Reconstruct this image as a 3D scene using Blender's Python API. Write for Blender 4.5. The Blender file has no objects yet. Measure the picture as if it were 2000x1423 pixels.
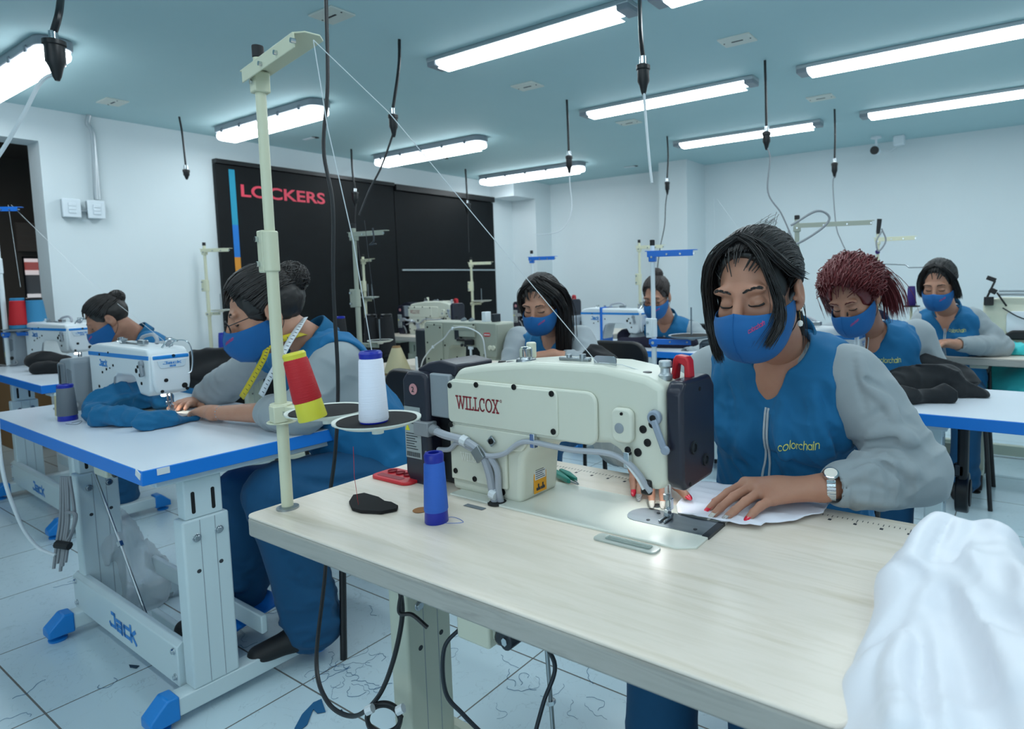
import bpy, bmesh, math, random
import numpy as np
from mathutils import Vector, Matrix
from mathutils.bvhtree import BVHTree
random.seed(7)
SC = bpy.context.scene; COL = SC.collection
R = math.radians; PI = math.pi
# ------------------------------------------------------------------ camera
CAMZ = 1.25; T = 0.77; CEIL = 2.44; LW = -5.4; BW = 6.3; RW = 2.6; FW = -3.2
cd = bpy.data.cameras.new('camera'); cam = bpy.data.objects.new('camera', cd); COL.objects.link(cam)
_y, _p, _r = R(33.08), R(4.61), R(-1.26)
c_f = Vector((-math.sin(_y)*math.cos(_p), math.cos(_y)*math.cos(_p), -math.sin(_p)))
_a = Vector((math.cos(_y), math.sin(_y), 0)); _u = _a.cross(c_f)
c_r = math.cos(_r)*_a + math.sin(_r)*_u; c_u = -math.sin(_r)*_a + math.cos(_r)*_u
m = Matrix((c_r, c_u, -c_f)).transposed().to_4x4(); m.translation = (0, 0, CAMZ); cam.matrix_world = m
cd.sensor_width = 36; cd.lens = 1228/2000*36; cd.shift_x = -0.1; cd.shift_y = -0.03425
cd.clip_start = 0.02
cd.dof.use_dof = True; cd.dof.focus_distance = 1.42; cd.dof.aperture_fstop = 5.0
SC.camera = cam
def at(x, y, X=None, Y=None, Z=None, D=None):
    """a pixel of the 2000x1423 photograph to a point on a plane of the room"""
    d = c_f + c_r*((x-1200)/1228) - c_u*((y-643)/1228)
    t = X/d.x if X is not None else Y/d.y if Y is not None else (Z-CAMZ)/d.z if Z is not None else D
    return Vector((0, 0, CAMZ)) + d*t
# ------------------------------------------------------------------ world, exposure
w = bpy.data.worlds.new('world'); SC.world = w; w.use_nodes = True
w.node_tree.nodes['Background'].inputs[0].default_value = (0.55, 0.72, 0.85, 1)
w.node_tree.nodes['Background'].inputs[1].default_value = 0.3
SC.view_settings.view_transform = 'Standard'; SC.view_settings.look = 'None'
SC.view_settings.exposure = 0.0; SC.view_settings.gamma = 1.0; SC.view_settings.use_curve_mapping = False
LAMP = 4.6
def area(name, loc, sx, sy, power, color=(0.86, 0.96, 1.0), rot=(0, 0, 0)):
    l = bpy.data.lights.new(name, 'AREA'); l.shape = 'RECTANGLE'; l.size = sx; l.size_y = sy; l.energy = power; l.color = color
    o = bpy.data.objects.new(name, l); COL.objects.link(o); o.location = loc; o.rotation_euler = rot; return o
# ------------------------------------------------------------------ materials
def srgb(c):
    if isinstance(c, str): c = tuple(int(c[i:i+2], 16)/255 for i in (0, 2, 4))
    return tuple(x/12.92 if x <= .04045 else ((x+.055)/1.055)**2.4 for x in c)
MATS = {}
def mat(name, col, rough=0.5, metal=0.0, emit=0.0, noise=None, bump=None, alpha=1.0, trans=0.0, spec=0.5, sheen=0.0, sss=0.0, coat=0.0):
    if name in MATS: return MATS[name]
    m = bpy.data.materials.new(name); m.use_nodes = True; nt = m.node_tree; b = nt.nodes['Principled BSDF']
    c = srgb(col) + (1,)
    b.inputs['Base Color'].default_value = c; b.inputs['Roughness'].default_value = rough; b.inputs['Metallic'].default_value = metal
    b.inputs['Specular IOR Level'].default_value = spec
    if sheen: b.inputs['Sheen Weight'].default_value = sheen
    if coat: b.inputs['Coat Weight'].default_value = coat
    if sss:
        b.inputs['Subsurface Weight'].default_value = sss; b.inputs['Subsurface Radius'].default_value = (.012, .004, .002); b.inputs['Subsurface Scale'].default_value = 1.0
    if emit: b.inputs['Emission Color'].default_value = c; b.inputs['Emission Strength'].default_value = emit
    if alpha < 1: b.inputs['Alpha'].default_value = alpha
    if trans: b.inputs['Transmission Weight'].default_value = trans; b.inputs['IOR'].default_value = 1.3
    tc = nt.nodes.new('ShaderNodeTexCoord')
    if noise:   # (scale xyz tuple or float, amount, second colour)
        sc, amt, c2 = noise
        mp = nt.nodes.new('ShaderNodeMapping'); mp.inputs['Scale'].default_value = sc if isinstance(sc, tuple) else (sc,)*3
        nz = nt.nodes.new('ShaderNodeTexNoise'); nz.inputs['Scale'].default_value = 1; nz.inputs['Detail'].default_value = 6; nz.inputs['Roughness'].default_value = .6
        mx = nt.nodes.new('ShaderNodeMix'); mx.data_type = 'RGBA'; mr = nt.nodes.new('ShaderNodeMapRange')
        mr.inputs[1].default_value = .35; mr.inputs[2].default_value = .68; mr.inputs[4].default_value = amt
        nt.links.new(tc.outputs['Object'], mp.inputs[0]); nt.links.new(mp.outputs[0], nz.inputs['Vector']); nt.links.new(nz.outputs[0], mr.inputs[0])
        nt.links.new(mr.outputs[0], mx.inputs[0]); mx.inputs[6].default_value = c; mx.inputs[7].default_value = srgb(c2) + (1,)
        nt.links.new(mx.outputs[2], b.inputs['Base Color'])
    if bump:    # (scale, strength, distance)
        sc, st, di = bump
        mp = nt.nodes.new('ShaderNodeMapping'); mp.inputs['Scale'].default_value = sc if isinstance(sc, tuple) else (sc,)*3
        nz = nt.nodes.new('ShaderNodeTexNoise'); nz.inputs['Scale'].default_value = 1; nz.inputs['Detail'].default_value = 4
        bp = nt.nodes.new('ShaderNodeBump'); bp.inputs['Strength'].default_value = st; bp.inputs['Distance'].default_value = di
        nt.links.new(tc.outputs['Object'], mp.inputs[0]); nt.links.new(mp.outputs[0], nz.inputs['Vector']); nt.links.new(nz.outputs[0], bp.inputs['Height'])
        nt.links.new(bp.outputs[0], b.inputs['Normal'])
    MATS[name] = m; return m
M = lambda n: MATS[n]
mat('wall_paint', 'dde6e9', .75, bump=(40, .08, .002), noise=(1.3, .5, 'd6e0e4'))
mat('ceiling_paint', 'b4d3d8', .7, bump=(25, .06, .002), noise=(.9, .6, 'aacdd2'))
mat('white_plastic', 'dfe8ee', .35)
mat('off_white', 'd2d8d0', .4)
mat('cream_enamel', 'd6d8c4', .33, bump=(60, .05, .001))
mat('cream_pole', 'd0d2b8', .35)
mat('grey_enamel', 'a4aa9c', .4)
mat('jack_white', 'e0e8ec', .3)
mat('jack_blue', '1f86d4', .35)
mat('edge_blue', '0a78d6', .42)
mat('bright_blue', '1a6fd0', .4)
mat('jack_grey', '8d969e', .45)
mat('jack_grey_dark', '6a737c', .5)
mat('navy_plastic', '1f2130', .32)
mat('black_plastic', '0c0d10', .4)
mat('black_rubber', '141518', .6)
mat('hole_black', '050507', .7)
mat('dark_metal', '3a3f45', .4, .7)
mat('chrome', 'c9ced2', .16, 1.0)
mat('steel', 'a3abb0', .32, 1.0, noise=((4, 60, 4), .5, '8d959b'))
mat('aluminium', 'b9c0c4', .42, .8)
mat('red_plastic', 'c4202c', .35)
mat('red_ink', '8e2430', .5)
mat('grey_cable', '868b90', .5)
mat('grey_cable_light', 'a3a9b2', .5)
mat('black_cable', '14161a', .45)
mat('white_cable', 'd7dee2', .45)
mat('thread_line', 'cfd6da', .6)
mat('laminate_white', 'd9e2ec', .28, bump=(300, .03, .0004))
mat('table_frame', 'c8d8dc', .4)
mat('table_frame_cream', 'c4c9b8', .42)
mat('foot_blue', '1180d0', .4)
mat('black_board', '05080b', .55, spec=.25, noise=((1.5, 9, 9), .6, '0a0f13'), bump=(6, .05, .004))
mat('pink_vinyl', 'e8455c', .5)
mat('stripe_teal', '1d94b4', .5); mat('stripe_blue', '1474c8', .5); mat('stripe_orange', 'd18a28', .5)
mat('teal_cloth', '00608e', .85, sheen=.06, bump=(700, .25, .0006), noise=(14, .35, '085a86'))
mat('vest_blue', '006496', .8, sheen=.04, bump=(650, .3, .0006), noise=(12, .35, '005a88'))
mat('vest_rib', '045a84', .9, bump=((900, 900, 40), .5, .001))
mat('trouser_blue', '004870', .85, sheen=.04, bump=(600, .3, .0006))
mat('sleeve_grey', '939da2', .8, sheen=.15, bump=(700, .2, .0005), noise=(10, .3, '8b969c'))
mat('mask_blue', '025a98', .8, sheen=.03, bump=(900, .4, .0006), noise=(20, .3, '094e8c'))
mat('zip_grey', 'b6c0c6', .5)
mat('black_cloth', '101216', .9, sheen=.05, bump=(500, .3, .0008))
mat('charcoal_cloth', '15191e', .85, sheen=.08, bump=(400, .3, .0008))
mat('navy_cloth', '14132b', .9, bump=(500, .3, .0008))
mat('white_satin', 'e6e8f0', .42, sheen=.1, bump=(500, .12, .0004))
mat('white_cloth', 'e6e8f4', .7, bump=(500, .2, .0005))
mat('turquoise_cloth', '2fc0c4', .6, sheen=.2, bump=(300, .15, .0006), noise=(6, .4, '45ccd0'))
mat('skin', 'b08069', .52, sss=.12, noise=(18, .5, 'a26d58'), bump=(420, .12, .0008))
mat('skin_light', 'bd8b72', .52, sss=.12, noise=(18, .5, 'b07a62'), bump=(420, .12, .0008))
mat('skin_hand', 'c79a80', .5, sss=.12, noise=(30, .55, 'b9806a'), bump=((260, 260, 260), .2, .001))
mat('lip', '9a5148', .5)
mat('hair_black', '0d0a0b', .42, spec=.6)
mat('hair_brown', '17100e', .45, spec=.6)
mat('hair_red', '5e1016', .45, spec=.6)
mat('hair_greying', '2e2625', .5, spec=.5)
mat('nail_red', 'd81f3c', .2, coat=.5); mat('nail_white', 'd9d8d0', .25, coat=.5, noise=(900, .8, 'a89a90'))
mat('nail_leopard', 'd8d6d6', .25, coat=.5, noise=(700, 1.0, '141414'))
mat('eye_dark', '0b0808', .3)
mat('eye_white', 'c9c4c0', .3)
mat('gold', 'd8a65a', .25, 1.0)
mat('pearl', 'ebe6dc', .25)
mat('glass_clear', 'eef4f6', .05, trans=.95)
mat('plastic_bag', 'c9d2d8', .35, alpha=.42)
mat('thread_red', 'b80f1c', .6, bump=((30, 30, 900), .7, .001))
mat('thread_white', 'e8eaf6', .6, bump=((30, 30, 900), .7, .001))
mat('thread_blue', '2a64c8', .55, bump=((30, 30, 900), .7, .001))
mat('thread_royal', '14309c', .5, bump=((30, 30, 900), .7, .001))
mat('thread_teal', '2a7ca8', .6, bump=((30, 30, 900), .7, .001))
mat('thread_grey', '646c74', .6, bump=((30, 30, 900), .7, .001))
mat('thread_black', '0b0b12', .7, bump=((30, 30, 900), .7, .001))
mat('thread_cream', 'b9b08c', .6, bump=((30, 30, 900), .7, .001))
mat('thread_purple', '2c1466', .6, bump=((30, 30, 900), .7, .001))
mat('cone_yellow', 'd8d03c', .4); mat('cone_blue', '10249c', .35)
mat('felt_black', '141416', .95)
mat('teal_plastic', '0c7a6c', .35)
mat('sticker_orange', 'e6a01c', .5); mat('sticker_white', 'd8dde0', .5); mat('sticker_yellow', 'd9d422', .5); mat('sticker_grey', '9ba4a6', .5)
mat('ink_dark', '30343a', .6); mat('ink_pink', 'd0407c', .6); mat('ink_yellow', 'd7dc78', .5)
mat('tape_yellow', 'c8b418', .5); mat('tape_white', 'd0d6da', .5)
mat('lint_blue', '155a86', .8); mat('lint_dark', '1b3a50', .8)
mat('wood_brown', '7a5634', .6); mat('cardboard', '8a6a44', .8)
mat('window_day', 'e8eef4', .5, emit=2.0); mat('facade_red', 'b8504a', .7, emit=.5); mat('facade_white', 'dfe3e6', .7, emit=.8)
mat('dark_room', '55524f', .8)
mat('lamp_glow', 'f2faff', .5, emit=8.0)
mat('machine_light', 'ffffff', .5, emit=25)
# tiles: white ceramic with faint dark veins, 0.45 m, grey joints
def tile_mat():
    m = bpy.data.materials.new('floor_tile'); m.use_nodes = True; nt = m.node_tree; b = nt.nodes['Principled BSDF']; L = nt.links.new
    tc = nt.nodes.new('ShaderNodeTexCoord'); mp = nt.nodes.new('ShaderNodeMapping'); mp.inputs['Location'].default_value = (-.27, .41, 0)
    L(tc.outputs['Object'], mp.inputs[0])
    br = nt.nodes.new('ShaderNodeTexBrick'); br.offset = 0; br.inputs['Scale'].default_value = 1; br.inputs['Brick Width'].default_value = .535; br.inputs['Row Height'].default_value = .48
    br.inputs['Mortar Size'].default_value = .0028; br.inputs['Mortar Smooth'].default_value = .15
    br.inputs['Color1'].default_value = srgb('c3d8e0')+(1,); br.inputs['Color2'].default_value = srgb('bbd0d9')+(1,); br.inputs['Mortar'].default_value = srgb('6a6a66')+(1,)
    L(mp.outputs[0], br.inputs[0])
    nz = nt.nodes.new('ShaderNodeTexNoise'); nz.inputs['Scale'].default_value = 7; nz.inputs['Detail'].default_value = 8; nz.inputs['Distortion'].default_value = 1.6
    L(mp.outputs[0], nz.inputs['Vector'])
    ma = nt.nodes.new('ShaderNodeMath'); ma.operation = 'SUBTRACT'; ma.inputs[1].default_value = .5; L(nz.outputs[0], ma.inputs[0])
    ab = nt.nodes.new('ShaderNodeMath'); ab.operation = 'ABSOLUTE'; L(ma.outputs[0], ab.inputs[0])
    mr = nt.nodes.new('ShaderNodeMapRange'); mr.inputs[1].default_value = 0; mr.inputs[2].default_value = .006; mr.inputs[3].default_value = .28; mr.inputs[4].default_value = 0; L(ab.outputs[0], mr.inputs[0])
    mx = nt.nodes.new('ShaderNodeMix'); mx.data_type = 'RGBA'; L(mr.outputs[0], mx.inputs[0]); L(br.outputs[0], mx.inputs[6]); mx.inputs[7].default_value = srgb('5e7484')+(1,)
    L(mx.outputs[2], b.inputs['Base Color']); b.inputs['Roughness'].default_value = .22
    bp = nt.nodes.new('ShaderNodeBump'); bp.inputs['Strength'].default_value = .3; bp.inputs['Distance'].default_value = .002; bp.invert = True; L(br.outputs[1], bp.inputs['Height']); L(bp.outputs[0], b.inputs['Normal'])
    MATS['floor_tile'] = m
tile_mat()
def wood_mat(name, c1, c2, c3, rough):
    m = bpy.data.materials.new(name); m.use_nodes = True; nt = m.node_tree; b = nt.nodes['Principled BSDF']; L = nt.links.new
    tc = nt.nodes.new('ShaderNodeTexCoord'); mp = nt.nodes.new('ShaderNodeMapping'); mp.inputs['Scale'].default_value = (2.2, 26, 26); L(tc.outputs['Object'], mp.inputs[0])
    n1 = nt.nodes.new('ShaderNodeTexNoise'); n1.inputs['Scale'].default_value = 1; n1.inputs['Detail'].default_value = 7; n1.inputs['Roughness'].default_value = .62; n1.inputs['Distortion'].default_value = .5; L(mp.outputs[0], n1.inputs['Vector'])
    cr = nt.nodes.new('ShaderNodeValToRGB'); e = cr.color_ramp.elements
    e[0].position = .3; e[0].color = srgb(c3)+(1,); e[1].position = .48; e[1].color = srgb(c1)+(1,); k = e.new(.72); k.color = srgb(c2)+(1,)
    L(n1.outputs[0], cr.inputs[0]); L(cr.outputs[0], b.inputs['Base Color']); b.inputs['Roughness'].default_value = rough
    bp = nt.nodes.new('ShaderNodeBump'); bp.inputs['Strength'].default_value = .05; bp.inputs['Distance'].default_value = .001; L(n1.outputs[0], bp.inputs['Height']); L(bp.outputs[0], b.inputs['Normal'])
    MATS[name] = m
wood_mat('pale_wood', 'e8ddd0', 'dbd0bf', 'd3c7b3', .3)
wood_mat('pale_wood_edge', 'a9a8a2', '96958e', '7f7e78', .5)
# ------------------------------------------------------------------ mesh builder
class MB:
    def __init__(s): s.v = []; s.f = []
    def add(s, vs, fs, mtx=None):
        n = len(s.v)
        s.v += [tuple(mtx @ Vector(p)) if mtx else tuple(p) for p in vs]
        s.f += [tuple(i+n for i in f) for f in fs]; return s
    def box(s, c, d, rot=None, mtx=None):
        hx, hy, hz = d[0]/2, d[1]/2, d[2]/2
        vs = [Vector((x*hx, y*hy, z*hz)) for x in (-1, 1) for y in (-1, 1) for z in (-1, 1)]
        if rot is not None: vs = [rot @ p for p in vs]
        vs = [p+Vector(c) for p in vs]
        return s.add(vs, [(0, 1, 3, 2), (4, 6, 7, 5), (0, 4, 5, 1), (2, 3, 7, 6), (0, 2, 6, 4), (1, 5, 7, 3)], mtx)
    def bb(s, a, b, mtx=None):   # box from corner to corner
        return s.box([(a[i]+b[i])/2 for i in range(3)], [abs(b[i]-a[i]) for i in range(3)], None, mtx)
    def tube(s, pts, r, n=8, cap=True, mtx=None):
        pts = [Vector(p) for p in pts]; rs = r if isinstance(r, (list, tuple)) else [r]*len(pts)
        vs = []; fs = []; prev = None
        for i, p in enumerate(pts):
            t = (pts[min(i+1, len(pts)-1)]-pts[max(i-1, 0)])
            if t.length < 1e-9: t = Vector((0, 0, 1))
            t.normalize()
            if prev is None: u = t.orthogonal().normalized()
            else:
                u = prev - t*prev.dot(t)
                u = u.normalized() if u.length > 1e-6 else t.orthogonal().normalized()
            prev = u; w_ = t.cross(u)
            for k in range(n):
                a = 2*PI*k/n; vs.append(p+(u*math.cos(a)+w_*math.sin(a))*rs[i])
        for i in range(len(pts)-1):
            for k in range(n):
                a = i*n+k; b = i*n+(k+1) % n; fs.append((a, b, b+n, a+n))
        if cap: fs.append(tuple(range(n))[::-1]); fs.append(tuple(range((len(pts)-1)*n, len(pts)*n)))
        return s.add(vs, fs, mtx)
    def cyl(s, a, b, r, n=16, r2=None, mtx=None): return s.tube([a, b], [r, r if r2 is None else r2], n, True, mtx)
    def lathe(s, prof, n=24, c=(0, 0, 0), mtx=None, cap=True):   # profile (r, z)
        vs = []; fs = []; c = Vector(c)
        for r, z in prof:
            for k in range(n):
                a = 2*PI*k/n; vs.append(c+Vector((r*math.cos(a), r*math.sin(a), z)))
        for i in range(len(prof)-1):
            for k in range(n):
                a = i*n+k; b = i*n+(k+1) % n; fs.append((a, b, b+n, a+n))
        if cap: fs.append(tuple(range(n))[::-1]); fs.append(tuple(range((len(prof)-1)*n, len(prof)*n)))
        return s.add(vs, fs, mtx)
    def prism(s, pts, a, b, axis='y', mtx=None):   # outline in the two other axes, from a to b
        n = len(pts)
        def q(p, t): return (p[0], t, p[1]) if axis == 'y' else (t, p[0], p[1]) if axis == 'x' else (p[0], p[1], t)
        vs = [q(p, a) for p in pts]+[q(p, b) for p in pts]
        fs = [tuple(range(n))[::-1], tuple(range(n, 2*n))]+[(i, (i+1) % n, (i+1) % n+n, i+n) for i in range(n)]
        return s.add(vs, fs, mtx)
    def build(s, name, material, parent=None, bevel=0, seg=2, angle=35, smooth=True, loc=None, sub=0, recalc=True):
        me = bpy.data.meshes.new(name); me.from_pydata(s.v, [], s.f)
        if recalc:
            bm = bmesh.new(); bm.from_mesh(me); bmesh.ops.recalc_face_normals(bm, faces=bm.faces); bm.to_mesh(me); bm.free()
        me.materials.append(MATS[material] if isinstance(material, str) else material)
        if smooth:
            me.polygons.foreach_set('use_smooth', [True]*len(me.polygons))
            me.set_sharp_from_angle(angle=R(angle))
        o = bpy.data.objects.new(name, me); COL.objects.link(o)
        if parent is not None: o.parent = parent
        if loc is not None: o.location = loc
        if bevel:
            b = o.modifiers.new('bevel', 'BEVEL'); b.width = bevel; b.segments = seg; b.limit_method = 'ANGLE'; b.angle_limit = R(28); b.harden_normals = False
            me.polygons.foreach_set('use_smooth', [True]*len(me.polygons))
        if sub: q = o.modifiers.new('sub', 'SUBSURF'); q.levels = sub; q.render_levels = sub
        return o
def spline(pts, n=8):
    """Catmull-Rom through points"""
    P_ = [Vector(p) for p in pts]; P_ = [P_[0]*2-P_[1]]+P_+[P_[-1]*2-P_[-2]]; out = []
    for i in range(1, len(P_)-2):
        for k in range(n):
            t = k/n; a, b, c, d = P_[i-1:i+3]
            out.append(.5*((2*b)+(c-a)*t+(2*a-5*b+4*c-d)*t*t+(3*b-a-3*c+d)*t**3))
    out.append(P_[-2]); return out
def thing(name, label, cat, loc=(0, 0, 0), rz=0, group=None):
    o = bpy.data.objects.new(name, None); COL.objects.link(o); o.empty_display_size = .05
    o.location = loc; o.rotation_euler = (0, 0, rz); o['label'] = label; o['category'] = cat
    if group: o['group'] = group
    return o
def tag(o, label, cat, group=None, kind=None):
    o['label'] = label; o['category'] = cat
    if group: o['group'] = group
    if kind: o['kind'] = kind
    return o
def struct(o): o['kind'] = 'structure'; return o
def dup(root, loc, rz, label, group=None):
    r = root.copy(); COL.objects.link(r); r.location = loc; r.rotation_euler = (0, 0, rz); r['label'] = label
    if group: r['group'] = group
    def kids(a, b):
        for ch in list(a.children):
            c = ch.copy(); COL.objects.link(c); c.parent = b; kids(ch, c)
    kids(root, r); return r
def rrect(x0, z0, x1, z1, r, n=4):
    out = []
    for cx, cz, a0 in ((x1-r, z0+r, -90), (x1-r, z1-r, 0), (x0+r, z1-r, 90), (x0+r, z0+r, 180)):
        for i in range(n+1):
            a = R(a0+90*i/n); out.append((cx+r*math.cos(a), cz+r*math.sin(a)))
    return out
# ------------------------------------------------------------------ lettering
def font_mesh(text, size, width=None):
    cu = bpy.data.curves.new('t', 'FONT'); cu.body = text; cu.size = size; cu.resolution_u = 4; cu.offset = size*.022
    o = bpy.data.objects.new('t', cu); me = bpy.data.meshes.new_from_object(o)
    vs = [tuple(v.co) for v in me.vertices]; fs = [tuple(p.vertices) for p in me.polygons]
    bpy.data.objects.remove(o); bpy.data.curves.remove(cu); bpy.data.meshes.remove(me)
    if width:
        x0 = min(v[0] for v in vs); x1 = max(v[0] for v in vs); k = width/(x1-x0); vs = [((v[0]-x0)*k, v[1], v[2]) for v in vs]
    return vs, fs
def arc(cx, cy, r, a0, a1, n=10, ry=None):
    ry = r if ry is None else ry
    return [(cx+r*math.cos(R(a0+(a1-a0)*i/n)), cy+ry*math.sin(R(a0+(a1-a0)*i/n))) for i in range(n+1)]
GLY = {  # strokes of each letter: (advance, [polylines], )
 'c': (.95, [arc(.45, .4, .4, 45, 315)]), 'o': (1.0, [arc(.45, .4, .4, 0, 360, 16)]), 'l': (.3, [[(.1, 0), (.1, 1.15)]]),
 'r': (.5, [[(.1, 0), (.1, .8)], [(.1, .5)]+arc(.4, .45, .3, 150, 75, 5)]), 'h': (.85, [[(.1, 0), (.1, 1.15)], arc(.4, .5, .3, 180, 0, 8)+[(.7, 0)]]),
 'a': (1.0, [arc(.45, .4, .4, 0, 360, 16), [(.85, 0), (.85, .8)]]), 'i': (.3, [[(.1, 0), (.1, .8)], [(.1, 1.0), (.1, 1.12)]]),
 'n': (.8, [[(.1, 0), (.1, .8)], arc(.4, .5, .3, 180, 0, 8)+[(.7, 0)]]),
 'J': (.95, [[(.35, 1), (.75, 1), (.75, .12), (.1, .12), (.0, .22)]]), 'A': (1.0, [[(.1, .72), (.75, .72), (.75, 0)], [(.75, .4), (.12, .4), (.12, .08), (.75, .08)]]),
 'C': (.9, [[(.75, .7), (.15, .7), (.1, .6), (.1, .15), (.15, .08), (.75, .08)]]), 'K': (.9, [[(.12, 0), (.12, 1)], [(.2, .42), (.72, .8)], [(.3, .42), (.75, 0)]]),
 'W': (1.25, [[(.05, 1), (.32, 0), (.58, .9), (.85, 0), (1.12, 1)], [(-.08, 1), (.2, 1)], [(.45, 1), (.66, 1)], [(.98, 1), (1.22, 1)]]),
 'I': (.5, [[(.22, 0), (.22, 1)], [(.05, 0), (.4, 0)], [(.05, 1), (.4, 1)]]),
 'L': (.75, [[(.2, 1), (.2, 0), (.62, 0), (.64, .2)], [(.05, 0), (.2, 0)], [(.05, 1), (.38, 1)]]),
 'Q': (.85, [arc(.42, .5, .36, 50, 310, 12, .5), [(.66, .98), (.66, .7)]]), 'O': (.95, [arc(.45, .5, .38, 0, 360, 18, .5)]),
 'X': (.85, [[(.12, 1), (.7, 0)], [(.7, 1), (.12, 0)], [(0, 1), (.26, 1)], [(.56, 1), (.82, 1)], [(0, 0), (.26, 0)], [(.56, 0), (.82, 0)]])}
def strokes(text, h, wd, width=None, step=None):
    """flat ribbons for the strokes of a word, in the xy plane"""
    x = 0; vs = []; fs = []
    for ch in text:
        if ch == ' ': x += .5; continue
        adv, pls = GLY[ch]
        for pl in pls:
            q = [Vector((p[0]+x, p[1])) for p in pl]
            for a, b in zip(q, q[1:]):
                d = (b-a)
                if d.length < 1e-6: continue
                t = d.normalized(); a2 = a-t*wd*.45; b2 = b+t*wd*.45; nrm = Vector((-t.y, t.x))*wd/2
                k = len(vs); m_ = max(1, int((b2-a2).length/(step or 9)))
                for i in range(m_+1):
                    c = a2.lerp(b2, i/m_); vs += [(c.x+nrm.x, c.y+nrm.y), (c.x-nrm.x, c.y-nrm.y)]
                for i in range(m_): fs.append((k+2*i, k+2*i+1, k+2*i+3, k+2*i+2))
        x += adv
    kx = h if not width else width/x
    return [(v[0]*kx, v[1]*h, 0) for v in vs], fs
def flat_part(name, vf, material, parent, org, ux, uy, off=.0006):
    """letters laid on the plane through org spanned by ux, uy"""
    org = Vector(org); ux = Vector(ux).normalized(); uy = Vector(uy).normalized(); nn = ux.cross(uy)
    o = MB().add([org+ux*v[0]+uy*v[1]+nn*off for v in vf[0]], vf[1]).build(name, material, parent, smooth=False, recalc=False)
    return o
# ================================================================== lights of the place
def batten(name, label, x0, x1, y, wide, kind, group):
    t = thing(name, label, 'ceiling light', ((x0+x1)/2, y, CEIL), 0, group); L_ = (x1-x0)/2
    b = MB()
    if kind == 'sealed':
        b.prism(rrect(-L_, -.075, L_, .075, .06), -.045, 0, 'z'); b.build('housing', 'jack_grey', t, .006)
        d = MB(); d.prism(rrect(-L_+.008, -.067, L_-.008, .067, .055), -.095, -.045, 'z'); d.build('diffuser', 'lamp_glow', t, .02, 3)
        for k in range(5):
            for s_ in (-1, 1):
                MB().box((-L_+.15+k*(2*L_-.3)/4, s_*.077, -.045), (.025, .008, .03)).build('clip', 'jack_grey_dark', t, .002)
        z = CEIL-.10; wd = .12
    else:
        b.bb((-L_, -.055, -.022), (L_, .055, 0)); b.build('housing', 'aluminium', t, .004)
        for s_ in (-1, 1): MB().box((s_*(L_-.03), 0, -.03), (.06, .105, .03)).build('end_cap', 'jack_grey', t, .006)
        d = MB(); d.prism([(-.045, -.02), (-.038, -.034), (-.02, -.045), (0, -.048), (.02, -.045), (.038, -.034), (.045, -.02)], -L_+.06, L_-.06, 'x'); d.build('diffuser', 'lamp_glow', t)
        z = CEIL-.052; wd = .09
    a = area('light_'+name, ((x0+x1)/2, y, z-.006), (x1-x0)-(.16 if kind == 'sealed' else .14), wd*.85, LAMP*(x1-x0)*(.85 if kind == 'sealed' else 1.12))
    a.visible_camera = True
    return t
ROW = (1.15, 2.46, 3.82, 5.22)
batten('sealed_batten_light', 'wide sealed ceiling light at the left, nearest to the doorway and cut by the frame', -5.15, -3.84, 1.15, .15, 'sealed', 'sealed ceiling lights over the lockers')
batten('sealed_batten_light', 'wide sealed ceiling light above the foreground thread stand', -5.10, -3.80, 2.47, .15, 'sealed', 'sealed ceiling lights over the lockers')
batten('sealed_batten_light', 'wide sealed ceiling light above the middle of the locker panels', -5.11, -3.73, 3.84, .15, 'sealed', 'sealed ceiling lights over the lockers')
batten('sealed_batten_light', 'wide sealed ceiling light nearest the back corner beside the lockers', -5.21, -3.77, 5.29, .15, 'sealed', 'sealed ceiling lights over the lockers')
batten('slim_batten_light', 'slim ceiling light at the top middle, the brightest and largest', -2.70, -1.44, 2.42, .1, 'slim', 'slim ceiling lights')
batten('slim_batten_light', 'slim ceiling light in the middle row behind the white cord', -2.66, -1.38, 3.74, .1, 'slim', 'slim ceiling lights')
batten('slim_batten_light', 'slim ceiling light farthest back, left of the camera mount', -2.62, -1.345, 5.08, .1, 'slim', 'slim ceiling lights')
batten('slim_batten_light', 'slim ceiling light at the top right, cut by the right frame edge', -1.124, .16, 3.74, .1, 'slim', 'slim ceiling lights')
batten('slim_batten_light', 'slim ceiling light at the right, second from the back wall', -1.05, .24, 5.04, .1, 'slim', 'slim ceiling lights')
batten('slim_batten_light', 'slim ceiling light only just showing its end cap at the top edge', -1.345, -.06, 2.42, .1, 'slim', 'slim ceiling lights')
for i, (x0, y) in enumerate(((-2.7, 1.05), (-2.7, -.3), (-1.25, 1.05), (-1.25, -.3), (.35, 2.42), (.35, 3.74), (.35, 5.04), (.35, 1.05), (.35, -.3), (-5.1, -.3), (-1.25, -1.7), (.35, -1.7), (-2.7, -1.7))):
    area('light_out_of_frame', (x0+.64, y, CEIL-.06), 1.2, .09, LAMP*1.28)
# soft fill light added behind the camera; that wall has no windows
area('fill_behind_camera', (.4, FW+.15, 1.5), 3.4, 1.3, 25.0, (.78, .9, 1.0), (R(90), 0, 0))
# ================================================================== shell
def slab(name, m, a, b, bev=0):
    return struct(MB().bb(a, b).build(name, m, None, bev))
slab('floor', 'floor_tile', (-9.2, FW-.2, -.1), (RW+.2, BW+.2, 0))
slab('ceiling', 'ceiling_paint', (LW-.12, FW-.2, CEIL), (RW+.2, BW+.2, CEIL+.1))
slab('wall_back', 'wall_paint', (-9.2, BW, 0), (RW+.2, BW+.15, CEIL))
slab('wall_right', 'wall_paint', (RW, FW, 0), (RW+.15, BW, CEIL))
slab('wall_front', 'wall_paint', (LW-.2, FW-.15, 0), (RW+.2, FW, CEIL))
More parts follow.
